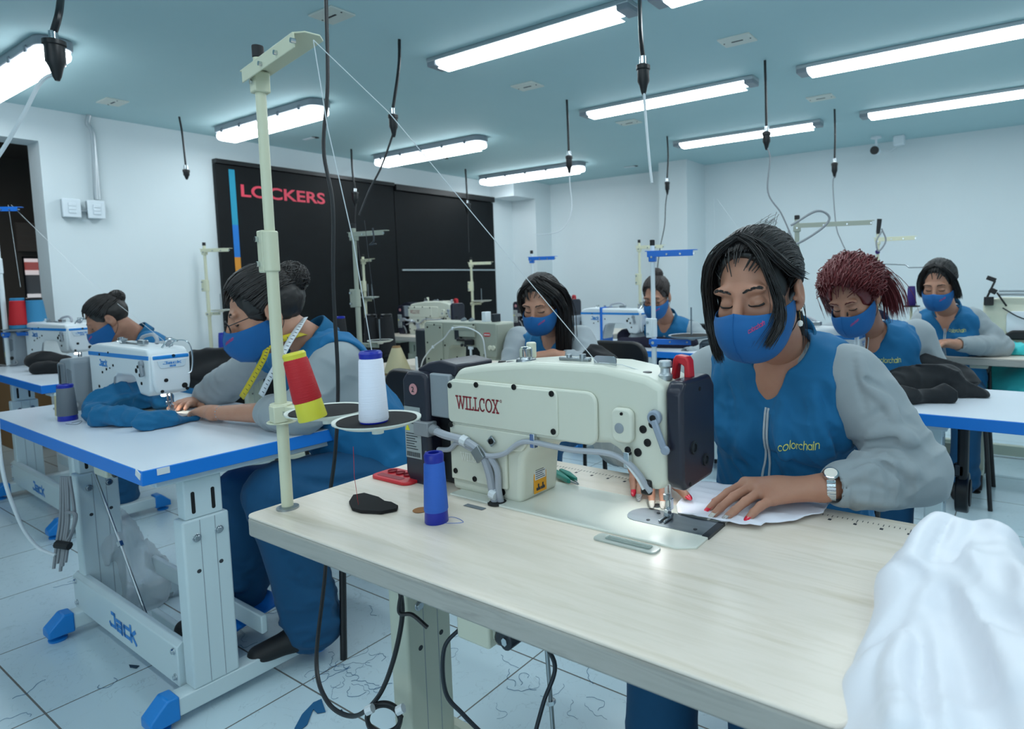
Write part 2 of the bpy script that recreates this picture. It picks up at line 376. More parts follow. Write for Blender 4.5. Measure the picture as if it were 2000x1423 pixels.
# left wall with the doorway (opening y -0.3..1.47, up to 2.225)
DY = 1.475; DT = 2.225
wl = MB(); wl.bb((LW-.22, DY, 0), (LW, BW, CEIL)); wl.bb((LW-.22, -.3, DT), (LW, DY, CEIL)); wl.bb((LW-.22, FW, 0), (LW, -.3, CEIL))
struct(wl.build('wall_left', 'wall_paint', None))
# columns in the back corner
slab('wall_back_pillar', 'wall_paint', (-3.225, 5.86, 0), (-2.90, BW, CEIL))
slab('wall_corner_pillar', 'wall_paint', (LW, 6.0, 0), (-5.02, BW, CEIL))
slab('wall_corner_beam', 'wall_paint', (LW, 5.62, 2.24), (-5.02, 6.0, CEIL))
# the dim room beyond the doorway
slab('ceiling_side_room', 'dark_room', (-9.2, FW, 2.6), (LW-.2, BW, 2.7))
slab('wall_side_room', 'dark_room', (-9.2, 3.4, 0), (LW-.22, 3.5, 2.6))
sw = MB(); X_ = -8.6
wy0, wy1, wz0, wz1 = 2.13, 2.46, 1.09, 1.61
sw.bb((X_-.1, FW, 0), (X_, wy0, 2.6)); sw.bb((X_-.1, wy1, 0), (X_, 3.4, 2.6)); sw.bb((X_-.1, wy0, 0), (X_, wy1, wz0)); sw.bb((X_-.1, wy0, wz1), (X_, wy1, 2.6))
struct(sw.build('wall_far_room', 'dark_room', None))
wn = struct(MB().bb((X_-.05, wy0, wz0), (X_-.04, wy1, wz1)).build('window_1', mat('pane', 'dfe8ee', .05, alpha=.15), None))
fr = MB()
for a, b in (((wy0, wz0), (wy1, wz0+.02)), ((wy0, wz1-.02), (wy1, wz1)), ((wy0, wz0), (wy0+.02, wz1)), ((wy1-.02, wz0), (wy1, wz1)), ((2.27, wz0), (2.285, wz1))):
    fr.bb((X_-.06, a[0], a[1]), (X_-.02, b[0], b[1]))
fr.build('window_frame', 'dark_metal', wn)
# the building across the street
fb = thing('building', 'white and red house front seen through the far window beyond the doorway', 'building', (-10.6, 2.3, 0))
MB().bb((-.4, -2.5, 0), (0, 3.0, 3.4)).build('wall', 'facade_white', fb)
for yy in (-.6, .12, .62, 1.15):
    MB().bb((0, yy, .2), (.06, yy+.13, 2.2)).build('red_trim', 'facade_red', fb)
MB().bb((0, -1, 1.52), (.08, 2, 1.62)).build('red_trim', 'facade_red', fb); MB().bb((0, -1, .8), (.08, 2, .92)).build('red_trim', 'facade_red', fb)
for yy in (.32, .85): MB().bb((0, yy, 1.22), (.04, yy+.16, 1.46)).build('window', 'jack_grey_dark', fb)
for zz in (2.02, 1.9, 1.78):
    pass
area('side_room_fill', (-7.2, .9, 2.5), .8, .3, 9, (1, .93, .85))  # unseen light added to brighten the side room
bs = struct(MB().prism([(2.10, 1.66), (2.6, 1.66), (2.6, 1.95), (2.10, 1.95)], X_+.01, X_+.06, 'x').build('trim_1', mat('blind', '6f6a66', .8, bump=((1, 1, 30), .8, .02)), None))
bx = tag(MB().bb((-7.0, 1.5, 0), (-6.6, 2.2, .55)).build('cardboard_box', 'cardboard', None, .004), 'brown cardboard box on the floor beyond the doorway', 'box')
# ================================================================== lockers
lk = thing('locker_wall', 'black locker doors covering the left wall with pink LOCKERS lettering', 'lockers', (LW, 2.52, 0))
x1 = .045
MB().bb((0, 0, .05), (x1, 1.676, 2.225)).build('locker_door', 'black_board', lk, .004)
MB().bb((0, 1.684, .05), (x1, 3.10, 2.185)).build('locker_door', 'black_board', lk, .004)
MB().bb((0, 1.69, 2.19), (x1+.03, 3.10, 2.25)).build('top_rail', 'black_plastic', lk, .003)
MB().bb((0, 0, 2.225), (x1+.02, 1.68, 2.26)).build('top_rail', 'black_plastic', lk, .003)
MB().bb((x1, 1.73, 1.378), (x1+.014, 3.09, 1.394)).build('chalk_rail', 'aluminium', lk, .002)
MB().bb((0, 0, 0), (x1-.01, 3.10, .05)).build('plinth', 'black_rubber', lk)
MB().bb((x1, .10, 1.75), (x1+.002, .145, 2.19)).build('teal_stripe', 'stripe_teal', lk, smooth=False)
MB().bb((x1, .10, 1.49), (x1+.002, .145, 1.75)).build('blue_stripe', 'stripe_blue', lk, smooth=False)
MB().bb((x1, .10, 1.05), (x1+.002, .145, 1.49)).build('orange_stripe', 'stripe_orange', lk, smooth=False)
vf = font_mesh('LOCKERS', .135, .735)
flat_part('lettering', vf, 'pink_vinyl', lk, (x1+.001, .185, 1.985), (0, 1, 0), (0, 0, 1))
# ================================================================== switches, pipe, camera, plates
p = thing('conduit_pipe', 'grey steel conduit running down from the ceiling to the light switches', 'pipe', (LW+.03, 1.745, CEIL))
MB().tube(spline([(0, 0, 0), (-.005, -.01, -.06), (0, .012, -.14), (0, .0, -.5), (0, .0, -.57)], 6), .014, 10).build('pipe', 'aluminium', p)
MB().tube([(0, .018, -.2), (0, .018, -.57)], .008, 8).build('side_pipe', 'aluminium', p)
for yy, lab in ((1.60, 'white triple light switch plate nearer the doorway'), (1.735, 'white triple light switch plate under the steel conduit')):
    s_ = thing('light_switch', lab, 'light switch', (LW, yy, 1.80), 0, 'light switches')
    MB().bb((0, -.045, -.06), (.045, .045, .06)).build('back_box', 'aluminium', s_, .004)
    MB().bb((.045, -.05, -.062), (.056, .05, .062)).build('plate', 'white_plastic', s_, .006)
    for k in range(3): MB().bb((.056, -.02, -.034+k*.023), (.062, .022, -.013+k*.023)).build('rocker', 'white_plastic', s_, .002)
cj = tag(MB().cyl((LW+.025, 1.645, 1.79), (LW+.025, 1.69, 1.79), .013, 10).build('conduit_joint', 'aluminium'), 'short steel conduit piece joining the two switch boxes', 'pipe')
sc = thing('security_camera', 'small security camera hanging from the ceiling at the right', 'security camera', (-1.12, 6.0, CEIL))
MB().lathe([(.045, 0), (.045, -.012), (.02, -.02)], 20).build('base', 'white_plastic', sc)
MB().tube([(0, 0, -.01), (0, .01, -.07), (0, -.01, -.10)], .01, 8).build('arm', 'white_plastic', sc)
MB().tube([(.0, .05, -.115), (-.0, -.06, -.125)], .034, 16).build('housing', 'white_plastic', sc, .004)
MB().tube([(.0, -.055, -.124), (-.0, -.072, -.126)], .036, 16).build('lens', 'black_plastic', sc)
MB().tube([(.02, .05, -.1), (.1, .06, -.13), (.15, .06, -.10)], .005, 6).build('cable', 'white_cable', sc)
jb = tag(MB().bb((-.99, 6.05, CEIL-.08), (-.90, 6.12, CEIL)).build('junction_box', 'white_plastic', None, .006), 'small white junction box on the ceiling beside the security camera', 'junction box')
for i, (x, y, lab) in enumerate(((-2.593, 1.75, 'square blank cover plate on the ceiling, right of the stand top'), (-1.245, 3.107, 'square cover plate on the ceiling between the two top slim lights'),
        (-2.581, 3.045, 'square cover plate on the ceiling, in the middle left of the brightest slim light end'), (-1.182, 4.432, 'square cover plate on the ceiling at the right above the camera'),
        (-4.878, 1.714, 'square cover plate on the ceiling above the conduit pipe'), (-2.56, 4.2, 'round cover plate on the ceiling by the white hanging cord'))):
    pl = thing('ceiling_plate', lab, 'ceiling plate', (x, y, CEIL), 0, 'ceiling cover plates')
    MB().bb((-.085, -.06, -.008), (.085, .06, 0)).build('plate', 'off_white', pl, .002)
    MB().bb((-.03, -.004, -.010), (.03, .004, -.008)).build('slot', 'dark_metal', pl)
    for a in (-.07, .07): MB().cyl((a, 0, -.010), (a, 0, -.007), .004, 8).build('screw', 'dark_metal', pl)
for x, y, lab in ((-4.83, 3.05, 'open hole with a loose cover in the ceiling left of the middle cord'), (-4.7, 4.3, 'small dark hole in the ceiling above the lockers'), (-3.5, 5.85, 'small dark fitting in the ceiling near the back column')):
    h_ = thing('ceiling_hole', lab, 'ceiling hole', (x, y, CEIL)); MB().lathe([(.03, 0), (.03, -.003), (.0, -.003)], 14).build('hole', 'hole_black', h_)
    MB().box((-.06, -.02, -.006), (.13, .03, .004)).build('loose_cover', 'white_plastic', h_)
# ================================================================== hanging cords
def socket(t, p, L_=.12, r=.021):
    p = Vector(p)
    MB().lathe([(.008, .03), (.014, .028), (.014, .0)], 12, p).build('clamp', 'chrome', t)
    MB().lathe([(r*.55, .002), (r, -.004), (r, -.018), (r*.86, -.022), (r*.86, -L_*.55), (r*.6, -L_*.68), (r*.38, -L_*.9), (r*.2, -L_)], 16, p).build('socket', 'black_plastic', t)
def hang(label, pts, px_top, sock, cable=None, cmat='black_cable', r1=.0065, r2=.0045, sr=.021, sl=.12, dep=None):
    top = at(px_top[0], px_top[1], Z=CEIL); D = dep or (top-Vector((0, 0, CAMZ))).dot(c_f)
    t = thing('hanging_power_cord', label, 'power cord', tuple(top)); o = top
    P_ = [top]+[at(x, y, D=D) for x, y in pts]
    for q in P_: q.y += 0
    MB().tube([q-o for q in spline(P_, 6)], r1, 8).build('cord', 'black_cable', t)
    s0 = P_[-1]-o
    if sock: socket(t, s0-Vector((0, 0, .02)), sl, sr)
    if cable:
        C = [P_[-1]-Vector((0, 0, sl*.95))]+[at(c[0], c[1], D=(c[2] if len(c) > 2 else D)) for c in cable]
        MB().tube([q-o for q in spline(C, 8)], r2, 6).build('lead', cmat, t)
    return t
hang('thick black cord with plug at the top left corner feeding a clear cable', [(116, 20), (104, 66)], (121, -40), True, [(80, 160), (45, 225), (0, 300), (-60, 380)], 'white_cable', .011, .007, .034, .14, dep=2.2)
hang('short black cord ending in an unused socket on the left wall side', [(356, 262), (363, 325)], (350, 228), True, None, sr=.022, sl=.07)
hang('black cord hanging from a ceiling hole down to the grey machine stand', [(779, 130), (767, 215)], (780, 77), True, [(745, 325), (722, 370), (702, 420)], 'black_cable', .0075, .0048, .024, .11)
hang('black cord hanging in front of the LOCKERS lettering end', [(688, 330), (693, 370)], (686, 291), True, [(695, 400), (694, 440), (701, 490), (707, 540)], 'black_cable', .008, .0045, .03, .13)
hang('black cord hanging in front of the right locker door', [(911, 360), (913, 393)], (909, 330), True, [(914, 430), (916, 492)], 'black_cable', .009, .004, .032, .12)
hang('black cord with plug over the back sealed light, feeding a thin white cable', [(1109, 240), (1111, 298)], (1107, 195), True, [(1113, 360), (1116, 410), (1098, 448), (1060, 458), (1044, 456)], 'white_cable', .0075, .0035, .024, .12)
hang('thick black cord at the top centre feeding the clear cable of the blue stand', [(1251, 60), (1256, 115)], (1249, -20), True, [(1262, 240), (1268, 310), (1273, 357)], 'white_cable', .0085, .005, .026, .11, dep=2.3)
hang('black cord beside the pillar hanging down behind the blue thread stand', [(1305, 305), (1303, 350)], (1303, 266), True, [(1300, 400), (1298, 440), (1290, 480), (1284, 522)], 'black_cable', .007, .004, .022, .11)
hang('black cord at the right with grey plug feeding the stand behind her head', [(1496, 190), (1497, 250)], (1494, 118), True, [(1504, 310), (1500, 375), (1525, 415), (1541, 450), (1550, 470)], 'grey_cable', .0075, .005, .024, .10)
hang('black cord farthest right feeding the red haired seamstress machine', [(1631, 265), (1630, 312)], (1630, 213), True, [(1627, 365), (1633, 440), (1643, 470), (1656, 497)], 'grey_cable', .007, .0045, .024, .11)
# ================================================================== tables
def bolt(parent, p, n, r=.009, name='bolt', m='chrome'):
    p = Vector(p); n = Vector(n).normalized(); b = MB(); b.cyl(p, p+n*.003, r*1.35, 14); b.cyl(p, p+n*.008, r, 6); return b.build(name, m, parent, .0008)
def wood_table(label, loc, L_, D_, rz=0, leg='cream', z=T, xr=-.13):
    t = thing('sewing_table', label, 'table', (loc[0], loc[1], 0), rz)
    top = MB(); top.prism(rrect(-L_, 0, 0, D_, .018, 4), z-.006, z, 'z'); tp = top.build('tabletop', 'pale_wood', t, .002)
    b = MB(); b.prism(rrect(-L_-.0005, -.0005, .0005, D_+.0005, .018, 4), z-.045, z-.006, 'z'); b.build('edge_band', 'pale_wood_edge', t, .004)
    stand(t, L_, D_, z-.045, 'table_frame_cream', 'table_frame_cream', 'black_rubber', None, xr)
    return t
def stand(t, L_, D_, zt, m, mc, mf, logo, xr=-.13, xl=None):
    xl = xl if xl is not None else -L_+.22
    for x in (xr, xl):
        f = MB(); dd = D_-(.14 if logo else .26); f.prism([(.015, .03), (dd, .03), (dd, .085), (.055, .085), (.015, .06)], x-.03, x+.03, 'x'); f.build('foot_beam', m, t, .004)
        for y0, s in ((-.015, 1), (D_-(.10 if logo else .22), -1)):
            c = MB(); c.prism([(0, .022), (.075*s, .022), (.075*s, .092), (.045*s, .095), (0, .05)], x-.034, x+.034, 'x')
            for i in range(len(c.v)): c.v[i] = (c.v[i][0], c.v[i][1]+y0, c.v[i][2])
            c.build('foot_cap', mf, t, .005)
            MB().lathe([(.026, 0), (.028, .008), (.012, .014), (.012, .024)], 18, (x, y0+.032*s, 0)).build('leveling_foot', mf, t)
        yc = .10 if logo else .2
        o = MB(); o.bb((x-.03, yc, .085), (x+.03, yc+.125, .585)); col = o.build('leg_column', m, t, .006, 3)
        MB().bb((x-.024, yc+.012, .585), (x+.024, yc+.113, zt-.01)).build('inner_column', m, t, .004)
        MB().bb((x-.045, .04, zt-.022), (x+.045, D_-.06, zt)).build('top_bracket', m, t, .003)
        for yy, zz in ((yc+.035, .53), (yc+.095, .535)): bolt(t, (x+.03, yy, zz), (1, 0, 0))
        for yy, zz in ((yc+.035, .43), (yc+.095, .437)): MB().cyl((x+.0295, yy, zz), (x+.0305, yy, zz), .006, 12).build('hole', 'ink_dark', col)
        for yy in (yc+.035, yc+.088):
            MB().prism(rrect(yy-.005, .60, yy+.005, .665, .0049), x+.0235, x+.0245, 'x').build('slot', 'hole_black', col)
        for k in range(9): MB().bb((x+.0238, yc+.056, .62+k*.01), (x+.0243, yc+.070-(k % 2)*.004, .6215+k*.01)).build('height_mark', 'table_frame', col)
        for yy in (yc+.045, yc+.085): MB().bb((x+.03, yy, .09), (x+.0306, yy+.0015, .58)).build('groove', 'jack_grey', col)
    if logo:
        p = MB(); p.prism([(.10, .075), (.086, .08), (.086, .20), (.10, .212), (.115, .212), (.115, .075)], xl-.05, xr-.035, 'x'); pn = p.build('cross_panel', m, t, .003)
        for x in (xl-.02, xr-.055):
            for z_ in (.105, .185): bolt(t, (x, .086, z_), (0, -1, 0), .008)
        if logo == 'JACK':
            flat_part('lettering', strokes('JACK', .050, .25, .225), 'foot_blue', pn, ((xl+xr)/2-.13, .0858, .112), (1, 0, 0), (0, 0, 1))
        MB().prism([(xl-.05, .14), (xr, .14), (xr, .2), (xl-.05, .2)], D_*.5, D_*.5+.02, 'y').build('cross_bar', m, t, .004)
    else:
        MB().bb((xl, .32, .10), (xr, .345, .19)).build('cross_bar', m, t, .003)
    # treadle
    xm = (xl+xr)/2+.02
    MB().bb((xm-.2, .22, .06), (xm+.25, .24, .09)).build('treadle_bar', m, t, .003)
    MB().box((xm+.1, .36, .10), (.24, .26, .012), Matrix.Rotation(R(12), 3, 'X')).build('treadle', 'edge_blue' if logo else mf, t, .004)
def jack_table(label, loc, L_, D_, rz=0, z=T, logo='JACK', xr=-.075):
    t = thing('sewing_table', label, 'table', (loc[0], loc[1], 0), rz)
    MB().bb((-L_, 0, z-.042), (0, D_, z-.0015)).build('edge_band', 'edge_blue', t, .002)
    MB().bb((-L_+.002, .002, z-.002), (-.002, D_-.002, z)).build('tabletop', 'laminate_white', t, .0006)
    stand(t, L_, D_, z-.042, 'table_frame', 'table_frame', 'foot_blue', logo, xr, -L_+.565 if L_ == 1.5 else -L_+.15)
    return t
FGX, FGY = -.145, .655
fg = wood_table('pale wood sewing table in the foreground with cone stand at its left end', (FGX, FGY), 1.225, .635)
# the fg table is seen closely: trims
MB().box((-1.225+.02+.2, .4, T+.0004), (.0, .0, .0)) if False else None
T2 = jack_table('white sewing table with blue edge at the left, nearest blue table', (-1.945, .678), 1.50, .62, R(-1))
T3 = jack_table('white sewing table with blue edge in front of the girl with the small bun', (-4.02, 1.02), 1.3, .62, R(-2), T+.02)
T4 = wood_table('wooden sewing table carrying the grey machine by the locker panels', (-2.06, 2.16), 1.2, .62)
TE = jack_table('white sewing table with blue edge in front of the seamstress with hair bun', (-1.0, 3.58), 1.85, .62, 0, T, 'plain')
TF = jack_table('white sewing table with blue edge at the right holding black trousers', (.35, 2.335), 1.45, .6, 0, T, 'plain', -.60)
TG = wood_table('wooden sewing table at the right back heaped with turquoise fabric', (.6, 4.0), 1.62, .62, xr=-.80)
TW = wood_table('wooden sewing table before the lockers, with the left cream machine', (-3.75, 3.72), 1.35, .62)
TX = wood_table('wooden sewing table before the lockers, with the right cream machine', (-3.0, 4.50), 1.75, .62)
TS = wood_table('wooden table corner with blue and white spools by the wall', (-4.1, 2.25), 1.1, .62)
# steel ruler printed along the far edge of the foreground table
rl = MB()
for k in range(112):
    x = -.02-k*.0095; h_ = .016 if k % 10 == 0 else .011 if k % 5 == 0 else .007
    rl.bb((x, .600-h_, T), (x+.0012, .600, T+.0004))
    if k % 5 == 0: rl.bb((x-.003, .572, T), (x+.003, .580, T+.0004))
rl.build('printed_ruler', 'ink_dark', fg, smooth=False)
tape1 = MB().box((-.012, .13, T-.001), (.006, .045, .003)).build('tape_piece', 'sticker_white', T2, .001)
MB().box((-.02, -.001, T-.012), (.03, .002, .018), Matrix.Rotation(R(20), 3, 'Y')).build('tape_piece', 'sticker_white', T2, smooth=False)
MB().box((.0008, .05, T-.012), (.002, .03, .018)).build('tape_piece', 'sticker_white', T2, smooth=False)
# knee lift boxes under the tables
def kneebox(loc, lab):
    t = thing('switch_box', lab, 'switch box', loc)
    MB().bb((-.06, -.04, -.13), (.05, .05, 0)).build('case', 'cream_enamel', t, .006)
    MB().bb((.05, -.03, -.11), (.062, .04, -.012)).build('cover', 'grey_enamel', t, .004)
    MB().box((.085, -.01, -.07), (.03, .045, .1), Matrix.Rotation(R(22), 3, 'Y')).build('lever_arm', 'dark_metal', t, .01)
    MB().cyl((.098, -.035, -.1), (.098, .02, -.1), .02, 16).build('lever_hub', 'dark_metal', t, .003)
    MB().cyl((.098, -.039, -.1), (.098, -.034, -.1), .009, 6).build('bolt', 'chrome', t)
    return t
kneebox((-.795, .775, T-.046), 'cream switch box with a grey lever hanging under the foreground wooden table').scale = (.72, .72, .85)
kneebox((-2.70, .86, T-.043), 'cream switch box under the left blue-edged table beside the grey cable bundle')
# ================================================================== sewing machines
def machine(style, label, loc, rz=0, scale=1.0, light=True):
    t = thing('sewing_machine', label, 'sewing machine', loc, rz); t.scale = (scale,)*3
    W = style == 'willcox'; J = style == 'jack'
    body_m = 'cream_enamel' if W else 'jack_white' if J else 'grey_enamel'
    if W: body_m = mat('machine_cream', 'd3d6c8', .3, bump=(90, .06, .0008))
    L_ = .51 if W else .52
    yr, yf = -.075, .055
    if J:
        out = [(-L_, .0), (-L_, .245), (-L_+.03, .262), (-L_+.09, .27), (.045, .262), (.066, .25), (.070, .215), (.060, .105), (.035, .088), (-.035, .092), (-.075, .150), (-.10, .157), (-.24, .157), (-.262, .145), (-.30, .03), (-.31, 0)]
    elif W:
        out = [(-L_-.015, 0), (-L_-.012, .16), (-L_, .262), (-L_+.02, .284), (-.42, .295), (-.28, .310), (-.10, .312), (.0, .298), (.038, .282), (.042, .10), (.02, .085), (-.025, .09), (-.06, .152), (-.085, .162), (-.20, .150), (-.243, .141), (-.283, .127), (-.304, .100), (-.310, .05), (-.314, 0)]
    else:
        out = [(-L_, 0), (-L_, .255), (-L_+.02, .268), (.02, .268), (.03, .26), (.03, .12), (.015, .075), (-.05, .075), (-.09, .10), (-.12, .135), (-.14, .14), (-.30, .14), (-.33, .125), (-.34, 0)]
    b = MB(); b.prism(out, yr, yf); body = b.build('body', body_m, t, .014 if W else .010, 4)
    # bed
    bw = [(-.50, -.105), (.075, -.105), (.105, -.085), (.105, .055), (.085, .08), (-.50, .08)]
    MB().prism([(x, y) for x, y in bw], -.0015, .0035, 'z').build('bed', mat('bed_enamel', 'd9ddd4', .22, bump=(500, .25, .0006)), t, .0015)
    np_ = MB(); np_.prism([(-.055+.03*math.cos(R(a)), -.0+.036*math.sin(R(a))) for a in range(90, 271, 20)]+[(.106, -.036), (.106, .036)], .0035, .0045, 'z')
    npl = np_.build('needle_plate', 'steel', t)
    MB().prism([(-.048, .0036), (.106, .0036)], 0, 0) if False else None
    MB().box((.100, 0, .002), (.014, .075, .006)).build('plate_edge', 'dark_metal', t)
    for x, y in ((-.03, -.022), (.07, -.018), (-.03, .02)): MB().cyl((x, y, .0046), (x, y, .0053), .004, 10).build('screw', 'dark_metal', npl)
    MB().cyl((-.055, .055, .0035), (-.055, .055, .0048), .012, 16).build('bed_cap', 'steel', t)
    # needle bar and foot
    MB().cyl((0, 0, .05), (0, 0, .10), .0042, 10).build('needle_bar', 'chrome', t)
    MB().cyl((.0, 0, .008), (.0, 0, .052), .0011, 6).build('needle', 'chrome', t)
    MB().cyl((0, 0, .044), (0, 0, .056), .007, 10).build('needle_clamp', 'steel', t, .001)
    pf = MB(); pf.cyl((0, .012, .03), (0, .012, .10), .005, 10); pf.box((0, .012, .032), (.012, .012, .022)); pf.box((.0, .004, .018), (.009, .016, .014)); pf.build('presser_bar', 'chrome', t, .001)
    ft = MB(); ft.box((-.005, -.006, .0075), (.0045, .034, .004)); ft.box((.006, -.006, .0075), (.0045, .034, .004)); ft.box((0, .008, .011), (.016, .012, .006)); ft.build('presser_foot', 'steel', t, .001)
    if light: MB().box((-.022, 0, .079), (.02, .02, .008)).build('sewing_light', 'machine_light', t, .002)
    # face cover
    if W:
        c = MB(); c.prism([(-.074, .11), (-.06, .09), (.055, .09), (.07, .12), (.07, .27), (.05, .292), (-.06, .292), (-.074, .275)], .040, .074, 'x'); c.build('face_cover', 'navy_plastic', t, .008, 3)
        for y, z in ((-.03, .165), (.02, .13)): MB().lathe([(.012, 0), (.012, .004), (.008, .004), (.008, .001), (.0, .001)], 16, mtx=Matrix.Translation((.074, y, z)) @ Matrix.Rotation(R(90), 4, 'Y'), cap=False).build('cover_ring', 'dark_metal', t)
        for y, z in ((-.045, .10), (.0, .27)): MB().cyl((.073, y, z), (.075, y, z), .004, 8).build('screw', 'hole_black', t)
    elif J:
        c = MB(); c.prism([(-.06, .10), (.045, .10), (.052, .13), (.056, .24), (-.072, .24), (-.07, .14)], .062, .082, 'x'); fc = c.build('face_cover', body_m, t, .008, 3)
    # back panels
    def cap(x, z, r=.0055, y=None, m='hole_black', name='plug'):
        y = yr if y is None else y
        MB().lathe([(r, 0), (r, .0022), (r*.55, .0022), (r*.55, .0008), (0, .0008)], 14, mtx=Matrix.Translation((x, y, z)) @ Matrix.Rotation(R(90), 4, 'X'), cap=False).build(name, m, t)
    if W:
        MB().prism(rrect(-.515, .156, -.105, .262, .022), yr-.009, yr).build('bulge_cover', body_m, t, .007, 3)
        pn = MB().prism(rrect(-.513, .163, -.197, .258, .012), yr-.013, yr-.004).build('side_plate', body_m, t, .0025, 2)
        pc = MB().prism([(-.515, .03), (-.515, .158), (-.27, .158), (-.30, .12), (-.345, .115), (-.345, .03)], yr-.009, yr).build('column_plate', body_m, t, .003, 2)
        for x, z in ((-.503, .247), (-.42, .2545), (-.31, .258), (-.21, .252), (-.208, .175)): cap(x, z, .0062, yr-.013)
        cap(-.505, .157, .006, yr-.013); cap(-.50, .05, .0062, yr-.009); cap(-.44, .04, .0062, yr-.009); cap(-.365, .02, .0075, yr)
        flat_part('lettering', strokes('WILLQOX', .027, .13, .128), 'red_ink', pn, (-.483, yr-.0134, .198), (1, 0, 0), (0, 0, 1))
        flat_part('lettering', strokes('WILLQOX', .017, .12, .085), mat('emboss', 'eef0e8', .3), pc, (-.480, yr-.0095, .079), (1, 0, 0), (0, 0, 1), .001)
        rg = strokes('O', .005, .2, .005); flat_part('registered_mark', rg, 'red_ink', pn, (-.351, yr-.0134, .222), (1, 0, 0), (0, 0, 1))
        MB().prism(rrect(-.068, .172, -.022, .238, .014), yr-.014, yr).build('tension_cover', body_m, t, .005, 3)
        cap(-.044, .228, .003, yr-.014); MB().lathe([(.010, 0), (.010, .001), (.007, .002), (.0, .002)], 16, mtx=Matrix.Translation((-.05, yr-.014, .2)) @ Matrix.Rotation(R(90), 4, 'X')).build('oil_window', 'jack_grey', t)
        for x, z in ((-.006, .200), (.014, .212), (.003, .176), (-.018, .155), (.018, .232)): cap(x, z, .0075 if z > .16 else .008)
        lv = MB(); lv.cyl((.022, yr, .226), (.022, yr-.012, .226), .014, 18); lv.box((.033, yr-.012, .198), (.013, .008, .055), Matrix.Rotation(R(-22), 3, 'Y')); lv.cyl((.046, yr-.008, .170), (.046, yr-.016, .170), .009, 14); lv.build('reverse_lever', mat('lever_grey', '8f9bab', .35), t, .003)
        cap(.022, .226, .006, yr-.013)
        MB().box((.0, yr-.002, .092), (.022, .012, .028)).build('guard_block', 'black_plastic', t, .004)
        # clips and conduit tubes
        for x, z, n_ in ((-.262, .150, 0), (-.034, .142, 1)):
            MB().box((x, yr-.012, z), (.012, .012, .03), Matrix.Rotation(R(0), 3, 'Y')).build('clip', 'chrome', t, .001); cap(x, z+.018, .0065, yr-.010)
        def tb(pts, r, m_='grey_cable_light', nm='tube'): MB().tube(spline(pts, 6), r, 8).build(nm, m_, t)
        tb([(-.585, -.075, .135), (-.52, yr-.02, .133), (-.455, yr-.02, .127), (-.405, yr-.022, .108), (-.385, yr-.02, .07), (-.378, yr-.018, .03), (-.372, yr-.016, 0)], .0095)
        tb([(-.378, yr-.02, .10), (-.36, yr-.02, .075), (-.36, yr-.018, .03), (-.36, yr-.012, 0)], .007)
        tb([(-.56, -.08, .09), (-.51, yr-.016, .10), (-.48, yr-.018, .12), (-.44, yr-.02, .112), (-.39, yr-.022, .103), (-.34, yr-.02, .113), (-.30, yr-.016, .140), (-.262, yr-.014, .147), (-.17, yr-.012, .143), (-.08, yr-.012, .148), (-.035, yr-.014, .138), (-.01, yr-.012, .118), (.0, yr-.008, .10), (.01, yr-.004, .085)], .0058)
        tb([(-.035, yr-.016, .136), (-.012, yr-.014, .11), (-.002, yr-.01, .09)], .003, 'white_cable')
        tb([(-.36, yr-.016, .105), (-.32, yr-.015, .128), (-.285, yr-.014, .146)], .0022, 'thread_cream')
        MB().box((-.405, yr-.03, .106), (.026, .008, .030), Matrix.Rotation(R(-40), 3, 'Y')).build('clip', 'steel', t, .001)
        MB().box((-.378, yr-.016, .135), (.018, .004, .018), Matrix.Rotation(R(45), 3, 'Y')).build('clip_plate', 'steel', t, .001); cap(-.378, .135, .006, yr-.018)
        for p in ((-.455, .127), (-.372, .02)): MB().tube([(p[0]-.008, yr-.02, p[1]+.002), (p[0]+.008, yr-.02, p[1]-.002)], .012, 10).build('cable_tie', 'white_cable', t)
        cn = MB(); cn.box((-.60, -.082, .137), (.05, .03, .034)); cn.tube([(-.575, -.082, .137), (-.555, -.084, .136)], [.014, .01], 12); cn.build('connector', 'grey_cable', t, .004)
        MB().lathe([(.022, 0), (.022, .003), (.016, .004)], 18, (-.366, yr-.016, -.0), cap=True).build('grommet', 'black_rubber', t)
        # orange warning label on the column end
        a = Vector((-.322, yr+.028, .02)); nrm = (.3, 0, 0)
        lb = MB(); lb.bb((-.3, 0, 0), (-.3, 0, 0)) if False else None
        st = MB(); st.bb((0, 0, 0), (.042, .0012, .078)); so = st.build('warning_label', 'sticker_orange', t, smooth=False); so.location = (-.3092, yr+.040, .012); so.rotation_euler = (0, 0, R(90))
        q = MB(); q.bb((.003, -.0006, .03), (.039, .0, .056)); q.build('text_field', 'sticker_white', so, smooth=False)
        q = MB(); [q.bb((.005, -.0012, .033+k*.0045), (.036-(k % 3)*.004, -.0006, .0342+k*.0045)) for k in range(5)]; q.build('fine_print', 'ink_dark', so, smooth=False)
        q = MB()
        for cx in (.013, .029):
            q.prism([(cx-.006, .061), (cx+.006, .061), (cx, .073)], -.0008, 0)
        for cx in (.012, .027): q.bb((cx, -.0008, .008), (cx+.004, 0, .02)); q.bb((cx-.005, -.0008, .006), (cx+.008, 0, .012))
        q.build('pictogram', 'ink_dark', so, smooth=False)
        st2 = MB().prism([(-.272, .10), (-.30, .05), (-.333, .002)], 0, 0) if False else None
        # motor
        mt = MB(); mt.prism([(-.675, .02), (-.655, -.012), (-.60, -.012), (-.585, .02), (-.585, .26), (-.60, .27), (-.655, .27), (-.675, .25)], -.085, .06); mt.build('motor_cover', 'navy_plastic', t, .01, 3)
        MB().bb((-.587, -.075, .165), (-.52, .05, .268)).build('motor_body', 'jack_grey', t, .004)
